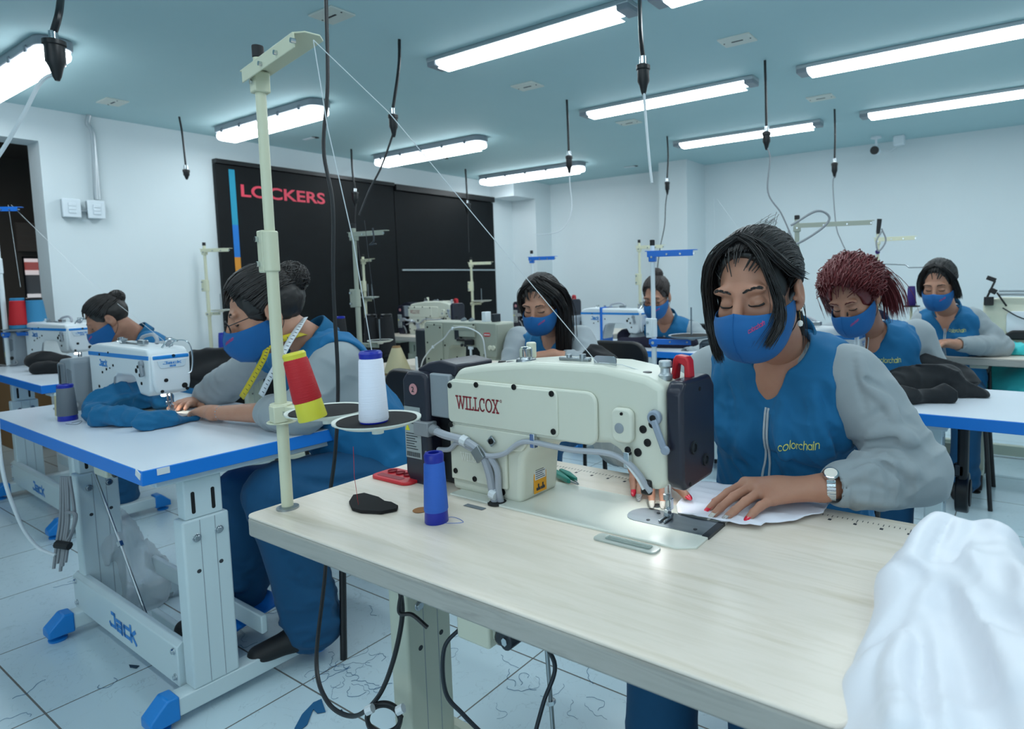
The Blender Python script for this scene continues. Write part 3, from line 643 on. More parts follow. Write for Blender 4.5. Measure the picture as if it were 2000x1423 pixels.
        tp = MB(); tp.prism([(-.64, .262), (-.51, .262), (-.505, .29), (-.56, .298), (-.60, .292), (-.64, .275)], -.065, .055); tp.build('top_cover', 'navy_plastic', t, .006, 3)
        MB().bb((-.59, -.05, .0), (-.52, .04, .17)).build('motor_body', 'dark_metal', t, .01)
        MB().tube(spline([(-.60, -.08, .08), (-.565, -.09, .06), (-.548, -.09, .02), (-.56, -.085, -.0)], 6), .006, 8).build('tube', 'grey_cable', t)
        lb = MB().bb((-.668, -.0865, .06), (-.612, -.085, .185)).build('rating_label', 'sticker_grey', t, smooth=False)
        q = MB()
        for k in range(15): q.bb((-.664, -.0872, .082+k*.0062), (-.624-(k*7 % 5)*.003, -.0865, .0838+k*.0062)) if not (7 <= k <= 9) else None
        for k in range(12): q.bb((-.664+k*.004, -.0872, .064), (-.662+k*.004, -.0865, .075))
        q.build('fine_print', 'ink_dark', lb, smooth=False)
        MB().prism([(-.665, .127), (-.650, .127), (-.6575, .142)], -.0875, -.0865).build('warning_triangle', 'sticker_yellow', lb, smooth=False)
        rs = MB().cyl((-.632, -.0852, .228), (-.632, -.0868, .228), .0135, 24).build('round_sticker', mat('sticker_pink', 'c98f94', .5), t, smooth=False)
        flat_part('digit', font_mesh('2', .018), 'ink_dark', rs, (-.637, -.0870, .2215), (1, 0, 0), (0, 0, 1))
        # things on top
        dz = .308
        dome = MB(); dome.lathe([(.022, 0), (.021, .006), (.014, .009)], 18, (-.325, -.03, dz-.004)); dome.build('oil_gauge_base', 'steel', t)
        MB().lathe([(.014, .008), (.014, .028), (.011, .032), (.0, .033)], 18, (-.325, -.03, dz-.004)).build('oil_gauge', 'glass_clear', t)
        MB().cyl((-.335, .0, dz), (-.335, .0, dz+.035), .011, 16).build('knob', 'cream_enamel', t, .003)
        for x in (-.375, -.35): MB().lathe([(.010, 0), (.008, .004), (0, .005)], 14, (x-.03, -.02, dz-.012)).build('plug', 'black_plastic', t)
        g = MB(); g.box((-.20, -.02, dz+.006), (.075, .012, .006)); g.cyl((-.215, -.02, dz), (-.215, -.02, dz+.016), .006, 10); g.cyl((-.18, -.02, dz), (-.18, -.02, dz+.018), .007, 10); g.tube([(-.24, -.02, dz+.006), (-.16, -.02, dz+.008)], .004, 8); g.build('thread_guide', 'steel', t, .001)
        pl = MB(); pl.prism(rrect(-.135, dz-.004, -.082, dz+.020, .008), -.045, -.043); pl.build('guide_plate', 'chrome', t)
        MB().lathe([(.012, 0), (.012, .002), (.005, .004), (.005, .008), (0, .008)], 16, (-.098, -.055, dz-.008)).build('tension_disc', 'chrome', t)
        for x, y, r in ((-.075, -.05, .008), (-.032, -.05, .009), (-.022, -.035, .013), (-.12, .0, .006)): MB().lathe([(r, 0), (r*.9, .003), (0, .004)], 16, (x, y, dz-.006+(x > -.05)*-.004)).build('plug', 'black_plastic', t)
        MB().lathe([(.013, 0), (.0135, .009), (.011, .011), (.0095, .015), (.0095, .022), (.0125, .026), (.0125, .034), (.011, .036), (0, .036)], 20, (.018, -.03, .288)).build('pressure_knob', 'aluminium', t)
        r_ = MB(); r_.prism([(.018, .285), (.024, .325), (.03, .333), (.052, .33), (.057, .322), (.06, .28), (.047, .28), (.047, .312), (.036, .318), (.031, .312), (.028, .285)], -.012, .012); r_.build('lifting_lever', 'red_plastic', t, .003, 2)
    elif J:
        MB().bb((-L_-.0006, yr-.0008, .222), (.063, yf+.001, .237)).build('blue_stripe', 'jack_blue', t)
        MB().bb((.064, -.068, .222), (.0835, .052, .237)).build('blue_stripe', 'jack_blue', t, .004)
        flat_part('lettering', strokes('JACK', .024, .24, .082), 'jack_blue', t, (-.41, yr-.0004, .183), (1, 0, 0), (0, 0, 1))
        for x, z, r in ((-.40, .228, .005), (-.31, .238, .004), (-.27, .190, .005), (-.34, .172, .005), (-.385, .158, .005), (-.305, .178, .003), (-.43, .10, .006), (-.05, .180, .009), (-.02, .165, .007), (-.035, .195, .006), (-.01, .135, .006)): cap(x, z, r)
        MB().prism([(-.335, .0), (-.33, .03), (-.27, .145), (-.255, .15), (-.262, .14), (-.30, .03), (-.31, 0)], yr-.001, yr+.0).build('column_edge', 'jack_grey', t)
        bg = MB().prism([(-.045, .19), (.032, .19), (.038, .2), (.042, .218), (-.055, .218), (-.05, .2)], .082, .0845, 'x').build('badge', mat('badge', 'cfdde6', .3), t, .001)
        flat_part('lettering', strokes('JACK', .009, .2, .06), 'jack_blue', bg, (.085, -.036, .204), (0, 1, 0), (0, 0, 1))
        flat_part('lettering', strokes('AA', .007, .22, .022), 'jack_blue', bg, (.085, -.016, .194), (0, 1, 0), (0, 0, 1))
        for y, z, r in ((-.03, .145, .007), (.03, .118, .010), (.038, .105, .006), (-.045, .106, .006), (.0, .232, .006)): MB().cyl((.0815, y, z), (.0835, y, z), r, 14).build('plug', 'hole_black', t)
        lv = MB(); lv.cyl((.012, yr, .208), (.012, yr-.012, .208), .013, 16); lv.box((.022, yr-.010, .182), (.018, .008, .04), Matrix.Rotation(R(-15), 3, 'Y')); lv.build('reverse_lever', 'jack_grey', t, .003)
        hk = MB(); hk.tube(spline([(.05, .0, .262), (.062, .02, .285), (.085, .05, .278), (.092, .06, .23), (.088, .055, .17), (.075, .04, .16)], 6), .0025, 8); hk.tube(spline([(.04, -.02, .262), (.055, .0, .292), (.075, .02, .285)], 5), .004, 8); hk.build('thread_hook', 'chrome', t)
        MB().lathe([(.012, 0), (.012, .012), (.008, .016), (.008, .026), (.011, .028), (.011, .034), (0, .034)], 16, (.0, .02, .262)).build('pressure_knob', 'jack_grey', t)
        MB().lathe([(.022, 0), (.022, .006), (.012, .01), (.012, .022), (0, .023)], 18, (-.40, .0, .266)).build('oil_gauge', 'glass_clear', t)
        MB().lathe([(.012, 0), (.016, .006), (.008, .01), (.012, .02), (0, .022)], 16, (-.31, -.02, .266)).build('thread_guide', 'steel', t)
        MB().box((-.13, -.02, .278), (.06, .02, .018)).build('thread_guide', 'steel', t, .004)
        MB().tube(spline([(-.30, .03, .268), (-.28, .035, .29), (-.2, .04, .30), (-.15, .035, .285), (-.14, .03, .268)], 5), .007, 8).build('handle', 'grey_cable_light', t)
        MB().bb((-.30, -.02, .27), (-.2, .01, .274)).build('top_plate', 'steel', t, .002)
        # motor box
        mt = MB(); mt.prism([(-.68, .01), (-.66, -.012), (-.56, -.012), (-.545, .03), (-.53, .20), (-.545, .215), (-.66, .205), (-.68, .19)], -.13, .055); mb = mt.build('motor_cover', 'jack_grey', t, .010, 3)
        MB().prism([(-.675, .02), (-.64, .0), (-.60, .0), (-.60, .19), (-.675, .19)], -.137, -.12).build('motor_front', 'jack_grey_dark', t, .006, 2)
        MB().prism([(-.585, .09), (-.545, .10), (-.54, .165), (-.585, .17)], -.133, -.12).build('motor_recess', 'jack_grey_dark', t, .003)
        lb = MB().bb((-.655, -.1376, .055), (-.625, -.137, .085)).build('warning_label', 'sticker_yellow', t, smooth=False)
        lb = MB().bb((-.655, -.1376, .1), (-.638, -.137, .18)).build('rating_label', 'dark_metal', t, smooth=False)
        MB().bb((-.54, -.07, .17), (-.50, .04, .20)).build('motor_neck', 'jack_grey', t, .004)
        MB().bb((-.54, -.05, .0), (-.51, .04, .17)).build('motor_neck', 'dark_metal', t, .004)
        MB().cyl((-.56, -.14, .05), (-.56, -.10, .05), .011, 14).build('connector', 'black_plastic', t)
        MB().tube(spline([(-.56, -.13, .05), (-.53, -.12, .02), (-.58, -.14, .005), (-.7, -.15, .004)], 6), .005, 8).build('cable', 'grey_cable', t)
    else:
        pn = MB().prism(rrect(-.505, .045, -.37, .255, .008), yr-.006, yr).build('side_plate', body_m, t, .002)
        for x, z in ((-.485, .235), (-.385, .235), (-.485, .06), (-.385, .06), (-.49, .15), (-.43, .25), (-.13, .255), (-.26, .08), (-.06, .10), (-.35, .14)): cap(x, z, .005, yr-.006)
        rl_ = MB().prism(rrect(-.055, .197, -.01, .217, .008), yr-.012, yr).build('logo_plate', 'red_plastic', t, .002)
        flat_part('lettering', strokes('coal', .006, .2, .026), 'sticker_white', rl_, (-.045, yr-.0125, .204), (1, 0, 0), (0, 0, 1)) if False else None
        q = MB(); [q.bb((-.048+k*.008, yr-.0128, .203), (-.043+k*.008, yr-.012, .211)) for k in range(5)]; q.build('lettering', 'sticker_white', rl_, smooth=False)
        MB().prism(rrect(-.09, .09, .03, .265, .01), yr-.008, yr).build('head_plate', body_m, t, .003)
        MB().bb((-.28, yr-.012, .19), (-.12, yr, .25)).build('arm_plate', body_m, t, .003)
        q = MB(); q.box((-.19, yr-.015, .175), (.11, .014, .014)); q.box((-.15, yr-.02, .165), (.06, .016, .03)); q.cyl((-.23, yr, .18), (-.23, yr-.02, .18), .01, 12); q.build('solenoid_bracket', 'black_plastic', t, .003)
        MB().box((-.25, yr-.01, .2), (.03, .012, .05)).build('bracket', 'dark_metal', t, .002)
        lv = MB(); lv.box((-.15, yr-.012, .135), (.035, .01, .018)); lv.box((-.15, yr-.012, .11), (.012, .01, .05)); lv.build('lever', 'white_plastic', t, .004)
        for x in (.0, .022): MB().cyl((x-.01, yr-.006, .14), (x-.01, yr-.018, .14), .013, 16).build('knob', 'cream_enamel', t, .003)
        for x in (-.22, -.195): MB().cyl((x, yr-.004, .145), (x, yr-.01, .145), .008, 12).build('knob', 'dark_metal', t)
        MB().tube(spline([(-.53, yr-.03, -.0), (-.5, yr-.03, .06), (-.42, yr-.03, .13), (-.33, yr-.03, .18), (-.26, yr-.03, .235), (-.15, yr-.025, .24), (-.06, yr-.02, .2), (-.04, yr-.02, .12), (-.035, yr-.02, .08)], 6), .0035, 8).build('cable', 'white_cable', t)
        for p in ((-.42, .13), (-.26, .235)): MB().box((p[0], yr-.03, p[1]), (.01, .012, .016)).build('cable_clip', 'white_plastic', t, .002)
        for k in range(4): MB().lathe([(.012, 0), (.012, .012), (.004, .016), (.004, .02), (0, .02)], 12, (-.30+k*.03, (-1)**k*.02, .266)).build('thread_guide', 'steel', t)
        MB().bb((-.12, -.03, .266), (-.09, .01, .32)).build('top_bracket', 'white_plastic', t, .003); MB().bb((-.05, -.03, .266), (-.03, .02, .31)).build('top_bracket', 'dark_metal', t, .003)
        MB().bb((-.62, -.06, -.01), (-.52, .05, .22)).build('motor_cover', 'dark_metal', t, .01)
        MB().bb((-.545, -.06, -.003), (-.50, .08, .02)).build('base_plate', body_m, t, .003)
        MB().cyl((-.45, yr-.12, 0), (-.45, yr-.12, .085), .008, 12, .006).build('pin', 'white_plastic', t)
    return t
M1 = machine('willcox', 'cream industrial sewing machine with navy covers and red WILLCOX lettering, nearest the camera', (-.578, 1.062, T+.001))
M2 = machine('jack', 'white and blue JACK sewing machine on the nearest blue-edged table, blue garment under its needle', (-2.69, 1.04, T+.001), R(2)); M2.scale = (.86, 1, 1)
M4 = machine('grey', 'boxy grey-green sewing machine with a red logo plate, left of the long haired woman', (-2.27, 2.42, T+.001))
SM = 'sewing machines'
def mdup(src, label, loc, rz): return dup(src, loc, rz, label)
M3 = mdup(M2, 'white and blue JACK sewing machine at the far left in front of the doorway', (-4.78, 1.40, T+.021), R(7))
ME = mdup(M2, 'white and blue JACK sewing machine with a blue strap, behind the long haired woman', (-2.30, 3.84, T+.001), 0)
MF = mdup(M2, 'white and blue JACK sewing machine in front of the red haired woman', (-.60, 2.62, T+.001), 0)
W1 = mdup(M1, 'cream sewing machine by the locker doors, left of the two small ones', (-4.33, 3.98, T+.001), 0)
W2 = mdup(M1, 'cream sewing machine by the locker doors, partly hidden by the long haired woman', (-3.66, 4.86, T+.001), 0)
MB().prism([(-.315, -.002), (-.295, -.002), (-.295, .275), (-.315, .275)], -.085, .06).build('blue_strap', 'bright_blue', ME, .002)
# belt guard seen as an acrylic eye shield inset at the bed front of the nearest machine
sh = thing('thread_cover', 'clear plastic slide cover set in the wooden table before the needle', 'cover', (-.600, .935, T))
MB().prism(rrect(-.058, -.018, .075, .012, .010), 0, .004, 'z').build('frame', mat('clear_frame', 'c6d2cc', .15, alpha=.6), sh, .001)
MB().prism(rrect(-.035, -.010, .06, .006, .004), .004, .006, 'z').build('window', mat('clear_window', '9fb2ac', .1, alpha=.5), sh, .001)
# ================================================================== thread stands
def tstand(label, loc, h, arm, rz=0, col='cream', trays=(), split=.62, r=.014, arm_z=None, cap='black', tray_z=.22, armw=None):
    """loc = foot on the table; arm = length of the top arm along +x after rz"""
    t = thing('thread_stand', label, 'thread stand', loc, rz)
    pm = {'cream': 'cream_pole', 'blue': 'jack_white', 'grey': 'grey_enamel'}[col]; am = {'cream': 'cream_pole', 'blue': 'bright_blue', 'grey': 'grey_enamel'}[col]
    MB().lathe([(r*1.9, 0), (r*1.9, .004), (r*1.2, .006)], 20).build('base_ring', 'steel', t)
    MB().cyl((0, 0, 0), (0, 0, h*split), r, 20).build('lower_pole', pm, t)
    MB().cyl((0, 0, h*split-.01), (0, 0, h), r*.86, 20).build('upper_pole', pm, t)
    c = MB(); c.box((-r*1.5, -r*.9, h*split), (r*2.6, r*.9, r*7.5)); c.cyl((0, 0, h*split-r*3.6), (0, 0, h*split+r*3.6), r*1.3, 20); c.build('pole_clamp', pm, t, .003)
    for s_ in (-1, 1): MB().cyl((-r*2.0, -r*1.3, h*split+s_*r*2.2), (-r*2.0, -r*1.9, h*split+s_*r*2.2), r*.5, 10).build('screw', 'chrome', t)
    MB().cyl((0, 0, h), (0, 0, h+.025), r*.95, 16).build('pole_cap', 'black_rubber', t, .002)
    az = h-.04 if arm_z is None else arm_z
    a = MB(); w_ = armw or max(r*1.5, .018)
    a.prism([(-.03, -w_), (arm-.02, -w_), (arm, -w_*.5), (arm, w_*.5), (arm-.02, w_), (-.03, w_)], az+.014, az+.017, 'z'); a.bb((-.02, -w_, az-.010), (arm-.015, -w_+.0025, az+.015)); a.build('top_arm', am, t, .001)
    MB().bb((-r*1.3, -r*1.3, az-.03), (r*1.3, r*1.3, az+.012)).build('arm_bracket', am, t, .003)
    MB().cyl((0, -r*1.3, az-.01), (0, -r*1.3-.004, az-.01), .005, 10).build('screw', 'chrome', t)
    for k in range(3):
        x = arm*(.35+.3*k); MB().cyl((x, -w_-.006, az), (x, -w_+.002, az), .0045, 10).build('thread_eye', 'chrome', t)
    if trays:
        ln = max(abs(q[0]) for q in trays)
        br = MB(); br.prism([(-.02, tray_z-.012), (ln, tray_z-.012), (ln, tray_z+.010), (-.02, tray_z+.010)], -.012, -.0095); br.bb((-.02, -.012, tray_z+.008), (ln, .012, tray_z+.0105))
        br.build('tray_arm', am, t, .001)
        MB().cyl((0, 0, tray_z-.022), (0, 0, tray_z+.012), r*1.35, 16).build('tray_clamp', am, t, .002); MB().cyl((0, -r*1.3, tray_z-.004), (0, -r*1.3-.006, tray_z-.004), .007, 10).build('screw', 'chrome', t)
        for k in (.45, .9): MB().cyl((ln*k, -.012, tray_z), (ln*k, -.0145, tray_z), .004, 8).build('screw', 'steel', t)
        for x, y, r_ in trays:
            d = MB().lathe([(.012, tray_z+.008), (.02, tray_z+.016), (r_*.8, tray_z+.020), (r_, tray_z+.028), (r_, tray_z+.031), (r_*.8, tray_z+.0235), (0, tray_z+.021)], 40, (x, y, 0), cap=False).build('cone_tray', 'off_white' if col != 'blue' else 'jack_grey', t)
            MB().lathe([(0, tray_z+.0225), (r_*.88, tray_z+.0275), (r_*.88, tray_z+.030), (0, tray_z+.030)], 40, (x, y, 0), cap=False).build('felt_pad', 'felt_black', d)
            MB().cyl((x, y, tray_z+.022), (x, y, tray_z+.15), .0035, 8).build('spindle', 'steel', t)
    return t
def stx(px, py, Y, z=None): z = T if z is None else z; p = at(px, py, Y=Y); return (p.x, Y, z)
def cone(label, loc, h, r0, r1, thread, tube='cone_blue', z0=.04, z1=.03, tilt=None, ring=None):
    t = thing('thread_cone', label, 'thread cone', loc); rr = lambda z: r0+(r1-r0)*z/h
    MB().lathe([(rr(0)*.96, 0), (rr(0), .002), (rr(z0), z0)], 28).build('cone_base', tube, t); MB().lathe([(rr(h-z1)*1.0, h-z1), (r1*1.08, h-.004), (r1*.95, h), (r1*.6, h), (r1*.6, h-.01)], 28, cap=False).build('cone_top', tube, t)
    MB().lathe([(rr(z0)*.98, z0-.001), (rr(z0)*1.06, z0+.003), (rr(h-z1)*1.08, h-z1-.003), (rr(h-z1)*.98, h-z1+.001)], 32).build('thread', thread, t)
    if tilt: t.rotation_euler = tilt
    return t
S1 = tstand('tall cream thread stand at the left end of the foreground wooden table', (-1.325, .722, T), .945, .27, R(-10), 'cream', (), r=.0118, split=.585, armw=.027)
# its two cone trays reach over the table
tz = .215
b = MB(); b.prism([(-.02, tz-.014), (.235, tz-.014), (.235, tz+.006), (.225, tz+.010), (-.02, tz+.010)], -.013, -.0105); b.bb((-.02, -.013, tz+.008), (.232, .013, tz+.0105)); ba = b.build('tray_arm', 'cream_pole', S1, .001); ba.rotation_euler = (0, 0, R(23))
cb = MB(); cb.cyl((0, 0, tz-.026), (0, 0, tz+.016), .022, 20); cb.box((.012, -.01, tz-.004), (.03, .028, .035)); cb.lathe([(.03, tz-.026), (.03, tz-.022)], 20); cb.build('tray_clamp', 'cream_pole', S1, .002)
for k in (.02, .12, .215):
    q = MB().cyl((k, -.013, tz-.002), (k, -.017, tz-.002), .005, 10).build('screw', 'chrome', S1); q.rotation_euler = (0, 0, R(23))
def tray(parent, x, y, z, r_, tilt=(0, 0, 0)):
    e = MB().lathe([(.010, -.014), (.010, -.004), (.03, 0), (r_*.8, .003), (r_, .010), (r_, .0125), (r_*.85, .0075), (0, .004)], 44, cap=False).build('cone_tray', 'off_white', parent); e.location = (x, y, z); e.rotation_euler = tilt
    MB().lathe([(0, .0075), (r_*.9, .0085), (r_*.9, .0115), (0, .0115)], 44, cap=False).build('felt_pad', 'felt_black', e)
    return e
_i = Matrix.Rotation(R(10), 4, 'Z')
def s1l(x, y): v = _i @ (Vector((x, y, 0))-Vector((-1.325, .722, 0))); return v.x, v.y
ra = s1l(*at(640, 806, Z=T+.235)[:2]); rb = s1l(*at(737, 824, Z=T+.235)[:2])
RED = at(612, 824, Z=T+.235); WHT = at(731, 830, Z=T+.235)
tray(S1, ra[0], ra[1], tz+.014, .075); tray(S1, rb[0], rb[1], tz+.014, .075)
cone('red thread cone with yellow ends leaning on the left tray of the foreground stand', (RED.x, RED.y, T+tz+.026), .124, .0245, .0180, 'thread_red', 'cone_yellow', .034, .012, (R(5), R(-11), R(20)))
cone('white thread cone with dark blue top on the right tray of the foreground stand', (WHT.x, WHT.y, T+tz+.026), .124, .0235, .0180, 'thread_white', 'cone_blue', .003, .013)
cb_ = at(853, 1018, Z=T)
cone('blue thread cone with royal blue ends standing on the foreground wooden table', (cb_.x, cb_.y, T), .142, .0235, .0180, 'thread_blue', 'cone_blue', .024, .019)
S2 = tstand('white and blue thread stand rising behind the foreground sewing machine', tuple(at(1279, 770, Y=2.41)[:2])+(T,), .62, .20, R(12), 'blue', ((.17, .0, .10),), r=.0115, split=.42, tray_z=.20)
S4 = tstand('grey thread stand beside the boxy grey machine', stx(706, 730, 2.24), .80, .26, R(8), 'grey', ((.16, .0, .07), (-.03, -.1, .09)), r=.014, split=.5, tray_z=.13)
S3 = tstand('white and blue thread stand at the left frame edge with red and blue cones', (-5.28, 1.20, T+.02), 1.0, .16, R(40), 'blue', ((.14, .05, .085), (.08, .0, .085)), r=.013, tray_z=.20)
S5 = tstand('thin cream thread stand left of the seamstress with glasses, against the white wall', stx(414, 690, 2.36), .80, .22, R(30), 'cream', ((.10, 0, .07),), r=.012, tray_z=.28)
S6 = tstand('thin cream thread stand in front of the locker door, behind the grey one', stx(716, 640, 3.76), .74, .19, R(-5), 'cream', ((.06, -.0, .07), (.13, 0, .06)), r=.014, tray_z=.33)
S7 = tstand('thin cream thread stand in front of the right locker door', stx(925, 640, 4.58), .70, .24, R(20), 'cream', ((.1, 0, .10),), r=.013, tray_z=.26)
S8 = tstand('white stand with blue arm beside the long haired woman', stx(1043, 640, 3.66), .68, .21, R(15), 'blue', ((.13, 0, .09),), r=.012, tray_z=.22)
S9 = tstand('thin cream thread stand before the pillar, behind the blue stand', (-2.58, 4.35, T), .76, .22, R(10), 'cream', ((.08, 0, .08),), r=.012, tray_z=.26)
SA = tstand('grey thread stand behind the head of the nearest woman', (-1.12, 3.70, T), .80, .42, R(15), 'grey', (), r=.016, tray_z=.22)
SB = tstand('cream thread stand with a black grip between the two women at the right', (-.83, 4.55, T), .74, .24, R(5), 'cream', (), r=.012)
MB().cyl((0, 0, .75), (.008, 0, .84), .013, 12, .016).build('black_grip', 'black_rubber', SB)
MB().tube([(.0, 0, .54), (.17, .03, .53), (.19, .03, .51), (.3, .03, .51)], .004, 6).build('wire_arm', 'steel', SB)
bw = MB(); [bw.box((.0, -.02, .62), (.03, .006, .012), Matrix.Rotation(R(a), 3, 'Y')) for a in (20, 80, 140)]; bw.build('blue_ribbon', 'thread_purple', SB)
for x, y, lab, h, col in ((-2.35, 4.35, 'wooden shelf', 0, 0),): pass
# cones and spools in the background
def spool_at(px, py, h, r, thread, lab, tube='cone_blue', z=T, **k):
    p = at(px, py, Z=z); cone(lab, (p.x, p.y, z), h, r, r*.78, thread, tube, h*.14, h*.10, **k)
def cone_on(st, x, y, z, h, r0, thread, lab, tube):
    p = Matrix.Rotation(st.rotation_euler.z, 4, 'Z') @ Vector((x, y, 0))+st.location; cone(lab, (p.x, p.y, st.location.z+z), h, r0, r0*.68, thread, tube, h*.12, h*.09)
cone_on(S3, .08, 0, .232, .19, .048, 'thread_red', 'red thread cone at the far left, beside the tall blue one', 'thread_teal')
cone_on(S3, .14, .05, .232, .19, .055, 'thread_teal', 'large blue thread cone at the far left with black top', 'black_plastic')
spool_at(133, 820, .135, .030, 'thread_grey', 'grey thread spool with blue ends on the nearest blue-edged table')
spool_at(118, 818, .10, .014, 'thread_cream', 'thin pale bobbin standing behind the grey spool', 'off_white')
spool_at(436, 682, .13, .03, 'thread_royal', 'royal blue spool on the table beside the lockers')
spool_at(452, 682, .13, .028, 'thread_white', 'white spool with green base beside the royal blue one', 'teal_plastic')
cone_on(S4, -.03, -.1, .162, .14, .032, 'thread_black', 'black thread cone with blue top left of the grey machine', 'cone_blue')
for i, (px, py, z_, th, lab) in enumerate(((727, 668, .93, 'thread_black', 'dark thread cone in front of the lockers, leftmost of the dark ones'), (757, 672, .91, 'thread_black', 'dark thread cone in front of the lockers, between two others'))):
    p = at(px, py, D=4.2); cone(lab, (p.x, p.y, T), .28, .055, .035, th, 'black_plastic', .02, .02)
p = at(777, 735, D=3.35); cone('large beige thread cone standing left of the grey machine body', (p.x, p.y, T), .15, .07, .02, 'thread_cream', 'cardboard', .01, .01)
p = at(1780, 590, D=3.9); cone('purple thread cone between the two women at the right', (p.x, p.y, p.z-.02), .12, .026, .02, 'thread_purple', 'thread_purple', .01, .01)
MB().lathe([(0, 0), (.05, .0), (.05, -.008), (.0, -.008)], 20, cap=False, c=(0, 0, 0)).build('pad', 'black_plastic', None).location = (p.x, p.y, p.z-.02)
bpy.data.objects['pad'].name = 'cone_plate'; tag(bpy.data.objects['cone_plate'], 'small black plate under the purple cone', 'plate')
pn_ = tag(MB().cyl((p.x, p.y, T), (p.x, p.y, p.z-.028), .008, 8).build('cone_post', 'cream_pole'), 'thin post carrying the plate of the purple cone', 'post')
# pencil standing on the blue machine in front of the red haired woman
p = at(1654, 632, D=2.35)
pc = thing('marking_pencil', 'white and black pencil standing upright before the red haired woman', 'pencil', (p.x, p.y, T+.262))
k = p.z-(T+.262)
MB().cyl((0, 0, 0), (0, 0, k+.06), .005, 8).build('black_half', 'black_plastic', pc); MB().tube([(0, 0, k+.06), (0, 0, k+.155), (0, 0, k+.175)], [.0055, .0055, .001], 8).build('white_half', 'white_plastic', pc)
MB().lathe([(.013, -.0), (.014, .02), (.009, .025), (.009, .035)], 14).build('holder', 'jack_grey', pc)
p = at(1325, 600, Y=2.42)
